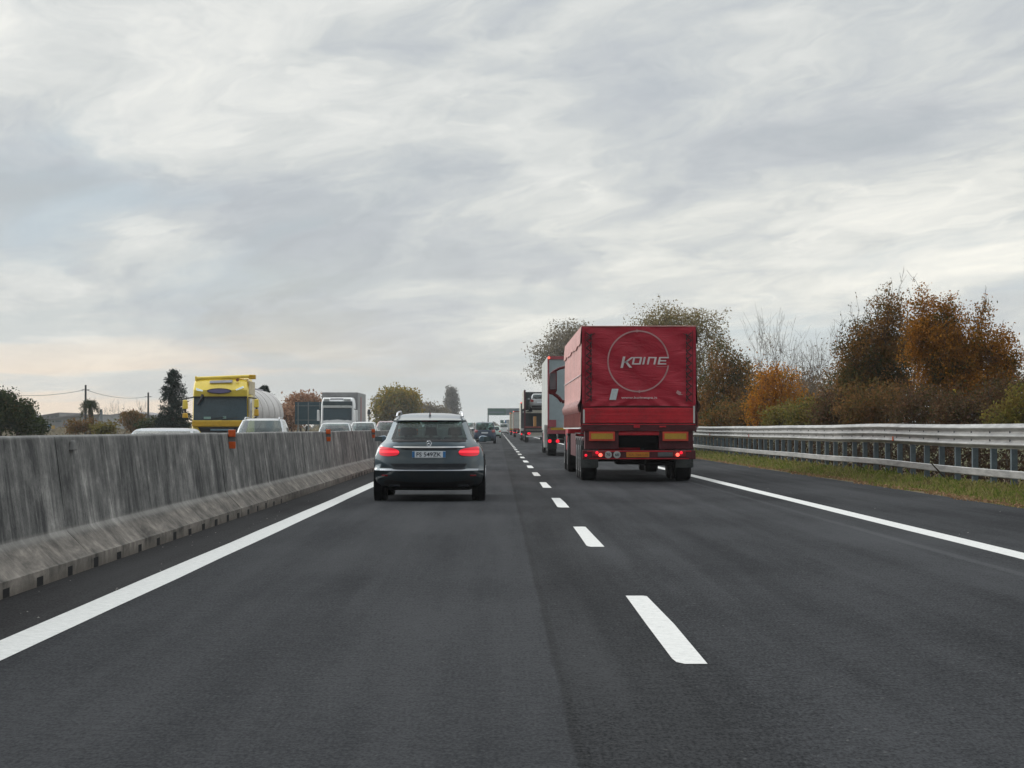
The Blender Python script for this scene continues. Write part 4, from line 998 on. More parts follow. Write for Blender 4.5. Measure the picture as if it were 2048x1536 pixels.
# ---------------------------------------------------------------- car transporter
Y = 205; ctr = W(1048, 857, Y).x + 1.27
ct = empty('car_transporter', (ctr, Y, 0)); tag(ct, 'dark car transporter lorry with red frame and a car on its upper deck', 'car transporter')
M['pipe_red'] = plain('dark red posts', (.10, .02, .03), .5); M['pipe_dark'] = plain('dark steel', (.03, .034, .04), .55)
for s in (-1, 1):
    for y in (0, 4.2, 8.4, 12.5): MB().box(s * 1.2 - .07, s * 1.2 + .07, y, y + .14, .7, 4.45 if y < 9 else 4.2).build('post', M['pipe_red'] if y == 0 else M['pipe_dark'], ct, bevel=.01)
    MB().box(s * 1.2 - .06, s * 1.2 + .06, .0, 12.6, 2.55, 2.7).build('upper_rail', M['pipe_dark'], ct, bevel=.01)
    MB().box(s * 1.2 - .06, s * 1.2 + .06, .0, 12.6, 1.0, 1.2).build('lower_rail', M['pipe_dark'], ct, bevel=.01)
    MB().box(s * .75 - .22, s * .75 + .22, 0, 12.4, 2.62, 2.68).build('runway', M['pipe_dark'], ct)
    MB().box(s * 1.25 - .04, s * 1.25 + .04, .1, 12.4, 2.9, 4.4).build('side_screen', M['dark_box'] if s > 0 else M['cream_box'], ct)
    for y in (1.6, 2.9, 11, 14.6): make_wheel(ct, s * 1.04, y, .46, .34, s)
    MB().box(s * .85 - .12, s * .85 + .12, -.05, 0, .68, .84).build('tail_lamp', M['tail_lit'], ct, bevel=.02)
MB().box(-1.15, 1.15, .02, 3.2, 1.02, 1.08).build('lower_deck', M['pipe_dark'], ct)
MB().box(-1.2, 1.2, -.02, .12, 1.22, 1.36).build('cross_beam', M['brown_red'], ct, bevel=.01)
MB().box(-1.15, 1.15, .0, .1, .84, 1.0).build('rear_panel', M['dark_box'], ct)
MB().box(-1.1, 1.1, -.1, .02, .46, .58).build('bumper_bar', M['white_strip'], ct, bevel=.01)
MB().box(-1.2, 1.2, 2.5, 2.6, 1.1, 2.5).build('dark_panel', M['dark_box'], ct)
MB().box(-1.2, 1.2, 9.0, 9.1, 2.8, 4.4).build('head_board', M['dark_box'], ct)
MB().box(-1.2, 1.2, 13.2, 15.3, .5, 3.0, top=(.05, .1)).build('cab', M['cream_box'], ct, bevel=.06)
MB().tube((-.35, .06, 1.36), (-.35, .06, 2.2), .13, n=10).build('ramp_jack', plain('amber paint', (.42, .20, .05), .5), ct)
car_of('carried_car', (ctr + .1, Y + .5, 2.70), 0, 1.45, 4.1, .84, M['silver_paint'], 'silver car loaded on the upper deck of the car transporter', tail=.5)
car_of('carried_car', (ctr + .1, Y + 5.2, 2.70), 0, 1.45, 4.1, .84, M['blue_paint'], 'dark car loaded farther forward on the upper deck of the transporter', tail=.5)

# ---------------------------------------------------------------- yellow tanker lorry coming towards us
M['yellow'] = plain('yellow cab paint', (.86, .64, .07), .35, .0, coat=.5, dirt=.08)
M['yellow2'] = plain('deeper yellow trim', (.62, .36, .015), .4, coat=.3)
M['tank'] = plain('brushed tank steel', (.50, .48, .47), .5, .4, dirt=.15, sc_=1.0)
M['cab_glass'] = plain('cab windscreen', (.040, .072, .090), .12, .0, coat=.7, dirt=.15, sc_=1.5)
M['oval'] = plain('violet oval board', (.16, .14, .27), .4); M['oval_rim'] = plain('dark oval rim', (.05, .04, .05), .5)
M['beige'] = plain('pale yellow side', (.55, .46, .28), .45)
M['light_bar'] = plain('grey visor', (.30, .29, .33), .4)
M['grey_side'] = plain('grey trailer curtain', (.26, .26, .265), .55, dirt=.1, sc_=1)
M['white_cab'] = plain('white cab paint', (.78, .79, .80), .3, coat=.5, dirt=.06)
Y = 104.6; S = FPX / Y
yl = empty('yellow_tanker_lorry', (W(440.5, 857, Y).x, Y, opp_z(Y))); tag(yl, 'yellow high-roof lorry cab pulling a grey steel tank, coming towards us', 'lorry')
gz_ = opp_z(Y); zz_ = lambda py: CAMH - (py - 857) / S - gz_; xx_ = lambda px: (px - 440.5) / S
hw = 1.21
# cab body: loft of horizontal sections
def cab_loft(rows):
    rings = []
    for z, y0, w_ in rows:
        rings.append([(-w_, y0 + .18, z), (-w_ + .06, y0 + .05, z), (-w_ * .6, y0, z), (0, y0 - .02, z), (w_ * .6, y0, z), (w_ - .06, y0 + .05, z), (w_, y0 + .18, z), (w_, 2.3, z), (-w_, 2.3, z)])
    return MB().loft(rings)
rowsY = [(.45, .05, 1.22), (.9, 0, 1.24), (zz_(842), .02, 1.23), (zz_(838), .08, 1.22), (zz_(796), .12, 1.20), (zz_(790), .10, 1.2), (zz_(780), .08, 1.2), (zz_(766), .28, 1.17), (zz_(757), .50, 1.14), (zz_(754.5), .85, 1.10)]
cab_loft(rowsY).build('cab', M['yellow'], yl, smooth=R(35))
mb = MB(); z0, z1 = zz_(840.5), zz_(795)
mb.loft([[(x * s_, yv - .035 + .05 * abs(x / 1.18) ** 4, z) for x in (-1.16, -1.0, -.6, 0, .6, 1.0, 1.16) ] for s_, z, yv in ((1.0, z0, .06), (.995, (z0 + z1) / 2, .085), (.985, z1, .11))], cap=False, closed=False)
mb.build('windscreen', M['cab_glass'], yl, smooth=R(60))
MB().box(-1.17, 1.17, -.03, .1, z1 - .02, z1 + .05).build('windscreen_header', M['black'], yl, bevel=.01)
MB().path([(-.75, -.02, z1 + .12), (-.8, -.1, z1 - .1), (-.95, -.12, z1 - .32)], .06, 8).build('kerb_mirror', M['black'], yl)
MB().path([(-.5, -.01, z0 + .03), (.2, -.03, z0 + .14)], .014, 5).build('wiper', M['black'], yl); MB().path([(.1, -.01, z0 + .03), (.75, -.02, z0 + .12)], .014, 5).build('wiper', M['black'], yl)
for a, b, zc_ in ((-.70, -.40, z0 + .10), (.12, .26, z0 + .12)): MB().box(a, b, -.012, .03, zc_ - .05, zc_ + .05).build('dashboard_card', plain('pale green card', (.25, .40, .36), .5), yl)
# lower front: band, grille, bumper lights
MB().box(-1.2, 1.2, -.06, .06, zz_(853), zz_(842)).build('front_panel', M['yellow2'], yl, bevel=.02)
MB().prism([(-.95, zz_(854)), (.95, zz_(854)), (.95, zz_(866)), (-.8, zz_(866))][::-1], -.08, .0).build('grille', M['black'], yl)
MB().box(-.4, .6, -.09, -.075, zz_(861), zz_(858)).build('grille_bar', plain('blue grey bar', (.25, .36, .44), .3, .5), yl)
# oval board, visor, roof lamps, horn
mb = MB(); ov = [(math.cos(2 * math.pi * k / 32), math.sin(2 * math.pi * k / 32)) for k in range(32)]
zc_ = zz_(782.0); xc_ = xx_(438.5)
o = MB().prism([(xc_ + .53 * a, zc_ + .12 * b) for a, b in ov], .02, .10).build('oval_board', M['oval_rim'], yl)
MB().prism([(xc_ + .48 * a, zc_ + .085 * b) for a, b in ov], .0, .0195).build('oval_face', M['oval'], o)
MB().loft([[(xx_(418.5), .20, zz_(766)), (xx_(463.5), .20, zz_(764.5)), (xx_(463.5), .30, zz_(759.5)), (xx_(418.5), .30, zz_(761))], [(xx_(418.5), .32, zz_(766)), (xx_(463.5), .32, zz_(764.5)), (xx_(463.5), .42, zz_(759.5)), (xx_(418.5), .42, zz_(761))]]).build('visor_light', M['light_bar'], yl)
for pts in (((392, 775.5), (406, 780.5), (405, 783), (393, 781)), ((471, 779), (486, 772), (487.5, 775.5), (473, 781))):
    MB().prism([(xx_(a), zz_(b)) for a, b in pts], .02, .2).build('roof_lamp', lamp('lit roof lamp', (.75, .85, .88), .35), yl)
MB().tube((xx_(474), .3, zz_(760)), (xx_(474), .18, zz_(760)), .06, n=10).build('beacon', M['brown_red'], yl)
# roof rack bar
MB().tube((xx_(390), .5, zz_(756.5)), (xx_(503), .5, zz_(752)), .075, n=12).build('light_rail', M['yellow'], yl, smooth=R(40))
MB().box(xx_(390) - .05, xx_(390) + .03, .4, .6, zz_(761), zz_(752)).build('rail_end', M['yellow'], yl, bevel=.02); MB().box(xx_(496), xx_(509), .4, .75, zz_(758), zz_(749)).build('rail_end', M['yellow2'], yl, bevel=.03)
for px in (408, 474): MB().box(xx_(px) - .03, xx_(px) + .03, .47, .55, zz_(763), zz_(756)).build('rail_foot', M['black'], yl)
# side of the cab: window, deflector, pillar
MB().box(1.19, 1.225, .35, 2.2, zz_(788), zz_(762)).build('side_panel', M['beige'], yl, bevel=.01)
MB().box(1.225, 1.24, .45, 1.5, zz_(838), zz_(797)).build('side_window', M['cab_glass'], yl)
MB().box(1.20, 1.25, .16, .32, zz_(840), zz_(796)).build('corner_deflector', M['beige'], yl)
MB().box(1.15, 1.2, 2.3, 3.0, .8, zz_(762)).build('rear_deflector', M['beige'], yl)
MB().box(-1.2, -1.15, 2.3, 3.0, .8, zz_(762)).build('rear_deflector', M['beige'], yl)
for s, xs, zs_ in ((-1, (365, 376), ((800, 818), (826, 836))), (1, (508, 518), ((798, 815), (818, 832)))):
    for k, (ya, yb) in enumerate(zs_):
        q = MB().box(xx_(xs[0]), xx_(xs[1]), -.02, .16, zz_(yb), zz_(ya), top=(.02, .02)).build('mirror', M['yellow'] if k == 0 else M['yellow2'], yl, bevel=.04)
        MB().box(xx_(xs[0]) + .03, xx_(xs[1]) - .03, .16, .17, zz_(yb) + .04, zz_(ya) - .04).build('mirror_glass', M['mirror_glass'], q)
    xm = xx_((xs[0] + xs[1]) / 2)
    MB().path([(xm, .1, zz_(797)), (s * 1.2, .2, zz_(795))], .03, 6).build('mirror_arm', M['black'], yl); MB().path([(xm, .1, zz_(833)), (xm, .1, zz_(815)), ], .05, 6).build('mirror_arm', M['black'], yl)
    MB().path([(xm, .1, zz_(835)), (s * 1.2, .2, zz_(841))], .03, 6).build('mirror_arm', M['black'], yl)
    for y in (1.4, 5.0, 11, 12.4, 13.8): make_wheel(yl, s * 1.05, y, .5, .34, s)
    MB().box(s * .9 - .2, s * .9 + .2, -.05, .05, .62, .8).build('headlight', M['chrome'], yl, bevel=.03)
MB().box(-.45, .45, 2.3, 16, .6, .95).build('chassis', M['dark'], yl)
prof = [(3.6, .15), (3.65, .75), (3.9, 1.05), (4.3, 1.2), (16.6, 1.22), (17.1, 1.08), (17.35, .75), (17.4, .15)]
tk = MB().lathe(prof, (.05, 0, 2.02), 'y', 40).build('tank', M['tank'], yl, smooth=R(30))
for y in (6, 9, 12, 15): MB().lathe([(y, 1.21), (y, 1.228), (y + .06, 1.228), (y + .06, 1.21)], (.05, 0, 2.02), 'y', 40).build('tank_band', M['tank'], tk)
MB().box(-.2, .3, 5, 16, 3.2, 3.28).build('catwalk', M['light_bar'], tk)
MB().box(-1.1, 1.1, 4.5, 16.5, .9, 1.0).build('tank_cradle', M['dark'], yl)

# ---------------------------------------------------------------- white lorry further back
Y = 178; S = FPX / Y
wl = empty('white_lorry_cab', (W(675, 857, Y).x, Y, opp_z(Y))); tag(wl, 'white lorry with grey box trailer following behind the yellow tanker', 'lorry')
zz_ = lambda py: CAMH - (py - 857) / S - opp_z(178); xx_ = lambda px: (px - 675) / S
MB().box(xx_(639), xx_(711.5), 2.6, 13.5, 1.0, zz_(783.5)).build('trailer_box', M['grey_side'], wl, bevel=.04)
MB().box(xx_(711.5), xx_(711.5) + .02, 6.2, 7.4, 1.3, zz_(792)).build('red_stripe', plain('dull red stripe', (.30, .12, .12), .6), wl)
cw = 1.24
rowsW = [(.45, .05, 1.22), (1.0, 0, 1.24), (zz_(842), .0, 1.23), (zz_(838), .05, 1.22), (zz_(808), .16, 1.2), (zz_(800), .28, 1.16), (zz_(795), .55, 1.08)]
cab_loft(rowsW).build('cab', M['white_cab'], wl, smooth=R(35))
MB().loft([[(x, -.01 + .05 * abs(x / 1.15) ** 4 + dy, z) for x in (-1.05, -.6, 0, .6, 1.05)] for z, dy in ((zz_(841), .02), (zz_(816), .10))], cap=False, closed=False).build('windscreen', M['cab_glass'], wl, smooth=R(60))
MB().box(-1.08, 1.08, .06, .2, zz_(811.5), zz_(802.5)).build('sun_visor', M['cab_glass'], wl, bevel=.02)
MB().box(-1.06, 1.02, .02, .16, zz_(815.5), zz_(811)).build('visor_strip', M['white_strip'], wl, bevel=.01)
MB().box(-.55, .42, .3, .5, zz_(801.5), zz_(796.5)).build('roof_sign', M['light_bar'], wl, bevel=.01)
for a, b in ((-1.02, -.6), (.45, .95)): MB().box(a, b, .22, .4, zz_(801), zz_(797)).build('roof_lamp', M['white_strip'], wl, bevel=.02)
for s in (-1, 1):
    q = MB().box(min(s * 1.32, s * 1.5), max(s * 1.32, s * 1.5), -.05, .12, zz_(842), zz_(820), top=(.02, 0)).build('mirror', M['white_cab'], wl, bevel=.04)
    MB().box(min(s * 1.34, s * 1.48), max(s * 1.34, s * 1.48), .12, .13, zz_(840), zz_(822)).build('mirror_glass', M['mirror_glass'], q)
    MB().path([(s * 1.4, .05, zz_(819.5)), (s * 1.2, .15, zz_(818))], .03, 6).build('mirror_arm', M['black'], wl)
    MB().box(s * .9 - .2, s * .9 + .2, -.05, .05, .62, .8).build('headlight', M['chrome'], wl, bevel=.03)
    for y in (1.4, 4.6, 9, 10.3, 11.6): make_wheel(wl, s * 1.05, y, .5, .34, s)
MB().box(-.9, .9, -.06, .0, .7, 1.4).build('grille', M['black'], wl, bevel=.02)
MB().box(-.45, .45, 1.8, 13, .6, .98).build('chassis', M['dark'], wl)

# ---------------------------------------------------------------- signs
M['sign_back'] = plain('blue grey sign back', (.040, .085, .11), .6, .1, dirt=.1); M['mast'] = plain('grey mast', (.20, .22, .23), .6)
Y = 235; S = FPX / Y
sg = empty('sign_board', (W(625, 857, Y).x, Y, -.42)); tag(sg, 'large dark blue-grey road sign board seen from its back beside the white lorry', 'road sign')
x0, x1 = (590 - 625) / S, (662 - 625) / S; z0, z1 = CAMH - (849 - 857) / S + .42, CAMH - (804 - 857) / S + .42
MB().box(x0, x1, 0, .06, z0, z1).build('board', M['sign_back'], sg, bevel=.01)
for px in (596.5, 617, 640): MB().box((px - 625) / S - .05, (px - 625) / S + .05, -.1, -.001, 0, z1 - .05).build('pole', M['mast'], sg)
for z in (z0 + .4, z1 - .4): MB().box(x0 + .1, x1 - .1, -.05, -.002, z, z + .06).build('rail', M['mast'], sg)
Y = 780; S = FPX / Y
gn = empty('sign_gantry', (W(1008, 857, Y).x, Y, 0)); tag(gn, 'far overhead sign gantry with a long dark green and grey panel above the queue', 'sign gantry')
M['green_sign'] = plain('green sign panel', (.03, .12, .10), .5); M['grey_sign'] = plain('grey blue sign panel', (.10, .15, .18), .5)
zt_, zb_ = CAMH + 40.5 / S, CAMH + 26.5 / S
MB().box((976 - 1008) / S, (1012 - 1008) / S, 0, .3, zb_, zt_).build('panel', M['green_sign'], gn); MB().box((1012.5 - 1008) / S, (1045 - 1008) / S, 0, .3, zb_, zt_).build('panel', M['grey_sign'], gn)
MB().box((978 - 1008) / S, (1008 - 1008) / S, -.05, -.001, zb_ + .7, zb_ + 1.2).build('panel_stripe', M['grey_sign'], gn)
for x_ in (-5.1, 14): MB().box(x_ - .2, x_ + .2, .3, .7, 0, zt_).build('leg', M['mast'], gn)
MB().box(-5.1, 14, .31, .6, zb_ + .3, zt_ - .3).build('beam', M['mast'], gn)
Y = 900; S = FPX / Y
for px, m, lb, wpx in ((1004, 'green_sign', 'small green road sign low at the vanishing point of the road', 7), (1013, 'plate_blue', 'small blue road sign low beside the green one', 7)):
    s_ = empty('road_sign', (W(px, 857, Y).x, Y, 0)); tag(s_, lb, 'road sign')
    MB().box(-wpx / 2 / S, wpx / 2 / S, 0, .1, CAMH + 10 / S, CAMH + 17 / S).build('panel', M[m], s_)
    for x_ in (-.5, .5): MB().box(x_ - .05, x_ + .05, .1, .2, 0, CAMH + 16 / S).build('leg', M['mast'], s_)
Y = 330; S = FPX / Y; q = empty('signal_mast', (W(738, 857, Y).x, Y, -.42)); tag(q, 'short dark mast with a small lamp box between the white lorry and the yellow tree', 'mast')
MB().tube((0, 0, 0), (0, 0, 3.9), .09, n=8).build('pole', M['pipe_dark'], q); MB().box(-.22, .22, -.15, .15, 3.5, 4.2, top=(.05, .05)).build('lamp_box', M['pipe_dark'], q, bevel=.02); MB().box(-.9, .5, -.2, .3, 0, 2.3).build('cabinet', M['pipe_dark'], q, bevel=.03)
# utility poles with wires
poles = [(-30, 774, 270), (172, 770, 285), (297, 785, 330)]
tops = []
for px, py, Y in poles:
    t = W(px, py, Y); q = empty('utility_pole', (t.x, Y, -.42)); hgt = t.z + .42; tops.append(Vector((t.x, Y, t.z - .55)))
    tag(q, {172: 'dark utility pole standing behind the small palm', 297: 'shorter dark utility pole beside the dark conifer'}.get(px, 'utility pole at the edge of the view carrying the wire'), 'utility pole', 'utility poles with wires')
    MB().tube((0, 0, 0), (0, 0, hgt), .17, .11, n=10).build('pole', M['pipe_dark'], q); MB().box(-.45, .45, -.05, .05, hgt - .62, hgt - .54).build('crossarm', M['pipe_dark'], q)
mb = MB()
for a, b in zip(tops, tops[1:]):
    pts = [a.lerp(b, k / 12) - Vector((0, 0, 2.2 * (k / 12) * (1 - k / 12))) for k in range(13)]
    mb.path(pts, .028, 4)
tag(mb.build('overhead_wire', M['pipe_dark']), 'thin overhead wire sagging between the utility poles', 'wire')
# ---------------------------------------------------------------- vegetation
M['bark'] = plain('bark', (.075, .06, .048), .9, spec=.1, dirt=.25, sc_=8)
M['bark_pale'] = plain('pale twigs', (.17, .15, .135), .9, spec=.1, dirt=.2, sc_=8)
LM = {}
LM.update({
 'autumn': leaf_mat('autumn leaves', [(.05,.055,.02),(.09,.09,.025),(.20,.10,.022),(.34,.15,.025),(.42,.18,.03),(.24,.12,.03),(.10,.10,.028)], .75,.3,.45),
 'autumn2': leaf_mat('autumn2 leaves', [(.05,.055,.025),(.08,.085,.03),(.15,.10,.035),(.25,.12,.035),(.30,.15,.045),(.14,.085,.04)], .7,.3,.45),
 'orange': leaf_mat('bright orange leaves', [(0.176, 0.077, 0.017), (0.418, 0.165, 0.020), (0.550, 0.242, 0.028), (0.330, 0.154, 0.033), (0.264, 0.220, 0.044)], 1.2, .35),
 'pale': leaf_mat('pale leaves', [(0.132,0.110,0.055),(0.220,0.187,0.088),(0.308,0.259,0.132),(0.209,0.132,0.072),(0.352,0.297,0.176)], .5,.3,.5),
 'willow': leaf_mat('grey brown leaves', [(0.150, 0.128, 0.090), (0.255, 0.217, 0.150), (0.180, 0.150, 0.098), (0.315, 0.270, 0.195)], .4, .3),
 'bramble': leaf_mat('bramble leaves', [(.06,.042,.025),(.14,.07,.045),(.09,.075,.035),(.18,.095,.055),(.065,.065,.025),(.13,.08,.06),(.11,.10,.035)], .7, .25, .5),
 'olive': leaf_mat('olive undergrowth leaves', [(0.065, 0.065, 0.023), (0.130, 0.130, 0.036), (0.208, 0.182, 0.046), (0.169, 0.111, 0.039), (0.260, 0.208, 0.052)], .9, .3),
 'russet': leaf_mat('russet leaves', [(.08,.06,.03),(.20,.10,.04),(.12,.11,.04),(.27,.13,.05),(.10,.085,.035),(.22,.12,.055)], .7, .3, .45),
 'green': leaf_mat('dark green leaves', [(.018, .03, .016), (.03, .05, .022), (.045, .065, .025), (.06, .07, .025), (.09, .07, .03)], .5, .2),
 'conifer': leaf_mat('dark needles', [(0.010, 0.020, 0.017), (0.017, 0.032, 0.025), (0.026, 0.043, 0.031)], .8, .1),
 'yellow': leaf_mat('yellow green leaves', [(0.115, 0.121, 0.029), (0.230, 0.196, 0.034), (0.368, 0.241, 0.034), (0.149, 0.161, 0.040), (0.322, 0.207, 0.034)], .12, .3, .35),
 'rust': leaf_mat('rust coloured leaves', [(0.182, 0.104, 0.065), (0.338, 0.182, 0.111), (0.416, 0.247, 0.156), (0.260, 0.169, 0.117)], .3, .3),
 'far': leaf_mat('distant leaves', [(0.117, 0.117, 0.098), (0.169, 0.156, 0.130), (0.208, 0.182, 0.150)], .05, .2),
 'shade': leaf_mat('undergrowth leaves', [(.030,.020,.016),(.060,.036,.028),(.045,.036,.02),(.075,.045,.033),(.035,.03,.018)], .7, .2),  # leaf colours darkened to paint in the shade behind the rail posts
 'yellow_dot': leaf_mat('bright yellow leaves', [(.45, .33, .04), (.60, .44, .10)], 1.0, .3),
})
def branch(mb, a, b, r0, r1, rs, sag=0.0, n=5, segs=4):
    a, b = np.array(a, float), np.array(b, float); L_ = np.linalg.norm(b - a); pts = []
    for k in range(segs + 1):
        t = k / segs; p = a + (b - a) * t; p = p + rs.normal(0, .03 * L_, 3) * (0 < k < segs); p[2] += sag * L_ * math.sin(math.pi * t); pts.append(p)
    for k in range(segs):
        t0, t1 = k / segs, (k + 1) / segs
        mb.tube(pts[k], pts[k + 1], r0 + (r1 - r0) * t0, r0 + (r1 - r0) * t1, n, cap=False)
    return pts
def make_tree(name, base, blobs, label, cat, leafm, nclust, per, lsize, crad, seed, bark='bark', trunk_r=.14, stems=1, wisps=0, group=None, shell=.45, wisp_h=.9, leafy_wisps=True, split=.35, up=.15, dots=None):
    """blobs: (dx, dy, z, rx, ry, rz) ellipsoids relative to base; clusters fill them, limbs reach the clusters"""
    rs = np.random.RandomState(seed); root = empty(name, base); tag(root, label, cat, group)
    vol = np.array([b[3] * b[4] * b[5] for b in blobs]); pick = rs.choice(len(blobs), nclust, p=vol / vol.sum())
    dirs = rs.normal(size=(nclust, 3)); dirs /= np.linalg.norm(dirs, axis=1)[:, None]; rad = rs.uniform(0, 1, nclust) ** shell
    B = np.array(blobs); C = B[pick, :3] + dirs * rad[:, None] * B[pick, 3:]
    C += rs.normal(0, crad * .4, C.shape); C = C[C[:, 2] > .15]; nclust = len(C)
    zmin = C[:, 2].min(); ztop = C[:, 2].max(); mb = MB()
    # stems: from the ground to split height, then limbs to seed clusters
    nodes = []
    for s_ in range(stems):
        o = rs.normal(0, .35 if stems > 1 else 0, 2); sp = np.array([o[0] * 2.2, o[1] * 2.2, max(.5, ztop * split)])
        pts = branch(mb, (o[0], o[1], -.1), sp, trunk_r, trunk_r * .7, rs, n=8); nodes += [(p, trunk_r * .7) for p in pts[2:]]
    nl = max(6, nclust // 9); li = rs.choice(nclust, min(nl, nclust), replace=False)
    for i in sorted(li, key=lambda i: np.linalg.norm(C[i] - nodes[0][0])):
        cand = min(nodes, key=lambda q: np.linalg.norm(C[i] - q[0]) + max(0, q[0][2] - C[i][2]) * 1.5)
        r = max(.008, cand[1] * .68); pts = branch(mb, cand[0], C[i], r, r * .4, rs, .05)
        nodes += [(p, r * (1 - .5 * k / 4)) for k, p in enumerate(pts) if k > 0]
    NP = np.array([q[0] for q in nodes])
    for i in range(nclust):
        if i in set(li.tolist()): continue
        d_ = np.linalg.norm(NP - C[i], axis=1); j = d_.argmin(); r = max(.006, nodes[j][1] * .35); branch(mb, NP[j], C[i], r, .004 + lsize * .03, rs, .03, n=3, segs=2)
    # leaves
    cen = np.repeat(C, per, 0) + np.clip(rs.normal(0, 1, (nclust * per, 3)), -1.7, 1.7) * [crad, crad, crad * .8]
    extra = []
    for k in range(wisps):
        i = rs.randint(nclust); c = C[i].copy()
        if c[2] < ztop * .45: continue
        h = wisp_h * rs.uniform(.4, 1.2); lean = rs.normal(0, .18, 2); e = c + np.array([lean[0] * h + (c[0] - B[:, 0].mean()) * .12, lean[1] * h, h])
        pts = branch(mb, c, e, max(.008, lsize * .14), .004, rs, n=3)
        for q in range(3):
            t = rs.uniform(.2, .8); p = c + (e - c) * t; branch(mb, p, p + np.array([rs.normal(0, .12), rs.normal(0, .12), rs.uniform(.1, .3)]) * h, .006, .004, rs, n=3, segs=2)
        if leafy_wisps:
            for q in range(rs.randint(3, 10)):
                t = rs.uniform(.25, 1.05); extra.append(c + (e - c) * t + rs.normal(0, .022 + lsize * .2, 3))
    mb.build('trunk', M[bark], root, smooth=R(60))
    if per:
        if extra: cen = np.concatenate([cen, np.array(extra)])
        cen = cen[cen[:, 2] > .02]
        link('crown', np_mesh('crown', leaves(cen, lsize, rs, .62, up), quads(len(cen))), LM[leafm], root)
    elif extra:
        cen = np.array(extra); link('crown', np_mesh('crown', leaves(cen, lsize, rs, .62, up), quads(len(cen))), LM[leafm], root)
    return root
def blobs_px(base_px, Y, lst, ry=1.0, gz_=-.42):
    """ellipses given as photo px (cx, cy, rx, ry) at distance Y -> ellipsoids relative to the base on the ground"""
    s = Y / FPX; out = []
    for cx, cy, rx, rz in lst: out.append(((cx - base_px) * s, 0, CAMH - (cy - 857) * s - gz_, rx * s, rx * s * ry, rz * s))
    return out
def tree_px(name, base_px, Y, lst, label, cat, leafm, nclust, per, lsize, crad, seed, ry=.8, **k):
    p = W(base_px, 857, Y); return make_tree(name, (p.x, Y, -.42), blobs_px(base_px, Y, lst, ry), label, cat, leafm, nclust, per, lsize, crad, seed, **k)

# --- right side, near to far
GB = 'autumn trees and bushes behind the guardrail'
tree_px('autumn_tree', 1918, 72, [(1860, 655, 44, 60), (1905, 690, 72, 72), (1978, 712, 54, 66), (2012, 735, 30, 56), (1945, 770, 85, 62), (1880, 745, 62, 72), (1835, 690, 34, 48), (1850, 610, 20, 38), (1963, 640, 14, 42), (2000, 760, 40, 62), (1900, 640, 26, 52)],
        'tall orange-brown autumn tree, the one nearest on the right bank', 'tree', 'autumn', 880, 62, .038, .17, 1, stems=5, wisps=150, wisp_h=.75, group=GB, trunk_r=.10, split=.25)
tree_px('autumn_tree', 1765, 84, [(1775, 640, 36, 60), (1740, 700, 58, 62), (1795, 715, 52, 75), (1710, 765, 48, 58), (1770, 790, 75, 52), (1800, 600, 14, 30)],
        'brown-green autumn tree left of the tallest orange-brown one', 'tree', 'autumn2', 680, 56, .042, .20, 2, stems=5, wisps=170, wisp_h=1.15, group=GB, trunk_r=.10, split=.25)
tree_px('orange_bush', 1545, 108, [(1535, 790, 38, 48), (1568, 770, 28, 36), (1515, 820, 28, 32), (1590, 800, 22, 34), (1536, 748, 20, 26)],
        'bright orange bush half way along the guardrail', 'bush', 'orange', 230, 34, .052, .25, 3, stems=3, wisps=50, wisp_h=.8, group=GB, trunk_r=.06)
tree_px('russet_tree', 1455, 128, [(1450, 730, 38, 48), (1430, 780, 45, 50), (1478, 790, 40, 50), (1415, 830, 40, 40), (1480, 745, 24, 30)],
        'brown and olive tree rising beside the back of the red lorry', 'tree', 'autumn2', 320, 34, .062, .30, 4, stems=3, wisps=70, wisp_h=1.1, group=GB, trunk_r=.09)
tree_px('bare_tree', 1560, 122, [(1555, 740, 46, 72), (1580, 790, 45, 50), (1530, 720, 20, 50)],
        'bare grey-brown tree with thin upright branches behind the orange bush', 'tree', 'willow', 150, 3, .05, .45, 5, bark='bark_pale', stems=5, wisps=120, wisp_h=1.8, group=GB, trunk_r=.05, leafy_wisps=False)
tree_px('bare_tree', 1640, 112, [(1645, 760, 45, 65), (1620, 790, 45, 45), (1670, 730, 20, 60)],
        'bare twiggy tree in the gap between the orange bush and the autumn trees', 'tree', 'willow', 170, 5, .05, .4, 6, bark='bark_pale', stems=6, wisps=120, wisp_h=1.4, group=GB, trunk_r=.045, leafy_wisps=False)
tree_px('pale_tree', 1365, 168, [(1345, 650, 60, 45), (1400, 660, 48, 48), (1290, 665, 42, 36), (1420, 720, 45, 60), (1345, 720, 70, 60), (1300, 740, 40, 60), (1365, 790, 80, 50)],
        'tall pale olive tree showing above and behind the red lorry', 'tree', 'pale', 480, 62, .075, .38, 7, stems=2, wisps=60, wisp_h=.9, trunk_r=.22, shell=.45)
tree_px('grey_tree', 1128, 380, [(1128, 700, 56, 46), (1110, 740, 46, 50), (1150, 690, 50, 44), (1150, 760, 60, 60), (1092, 700, 22, 24)],
        'grey-brown rounded tree rising behind the white box lorry', 'tree', 'willow', 420, 50, .17, .9, 8, stems=2, trunk_r=.35, shell=.5)
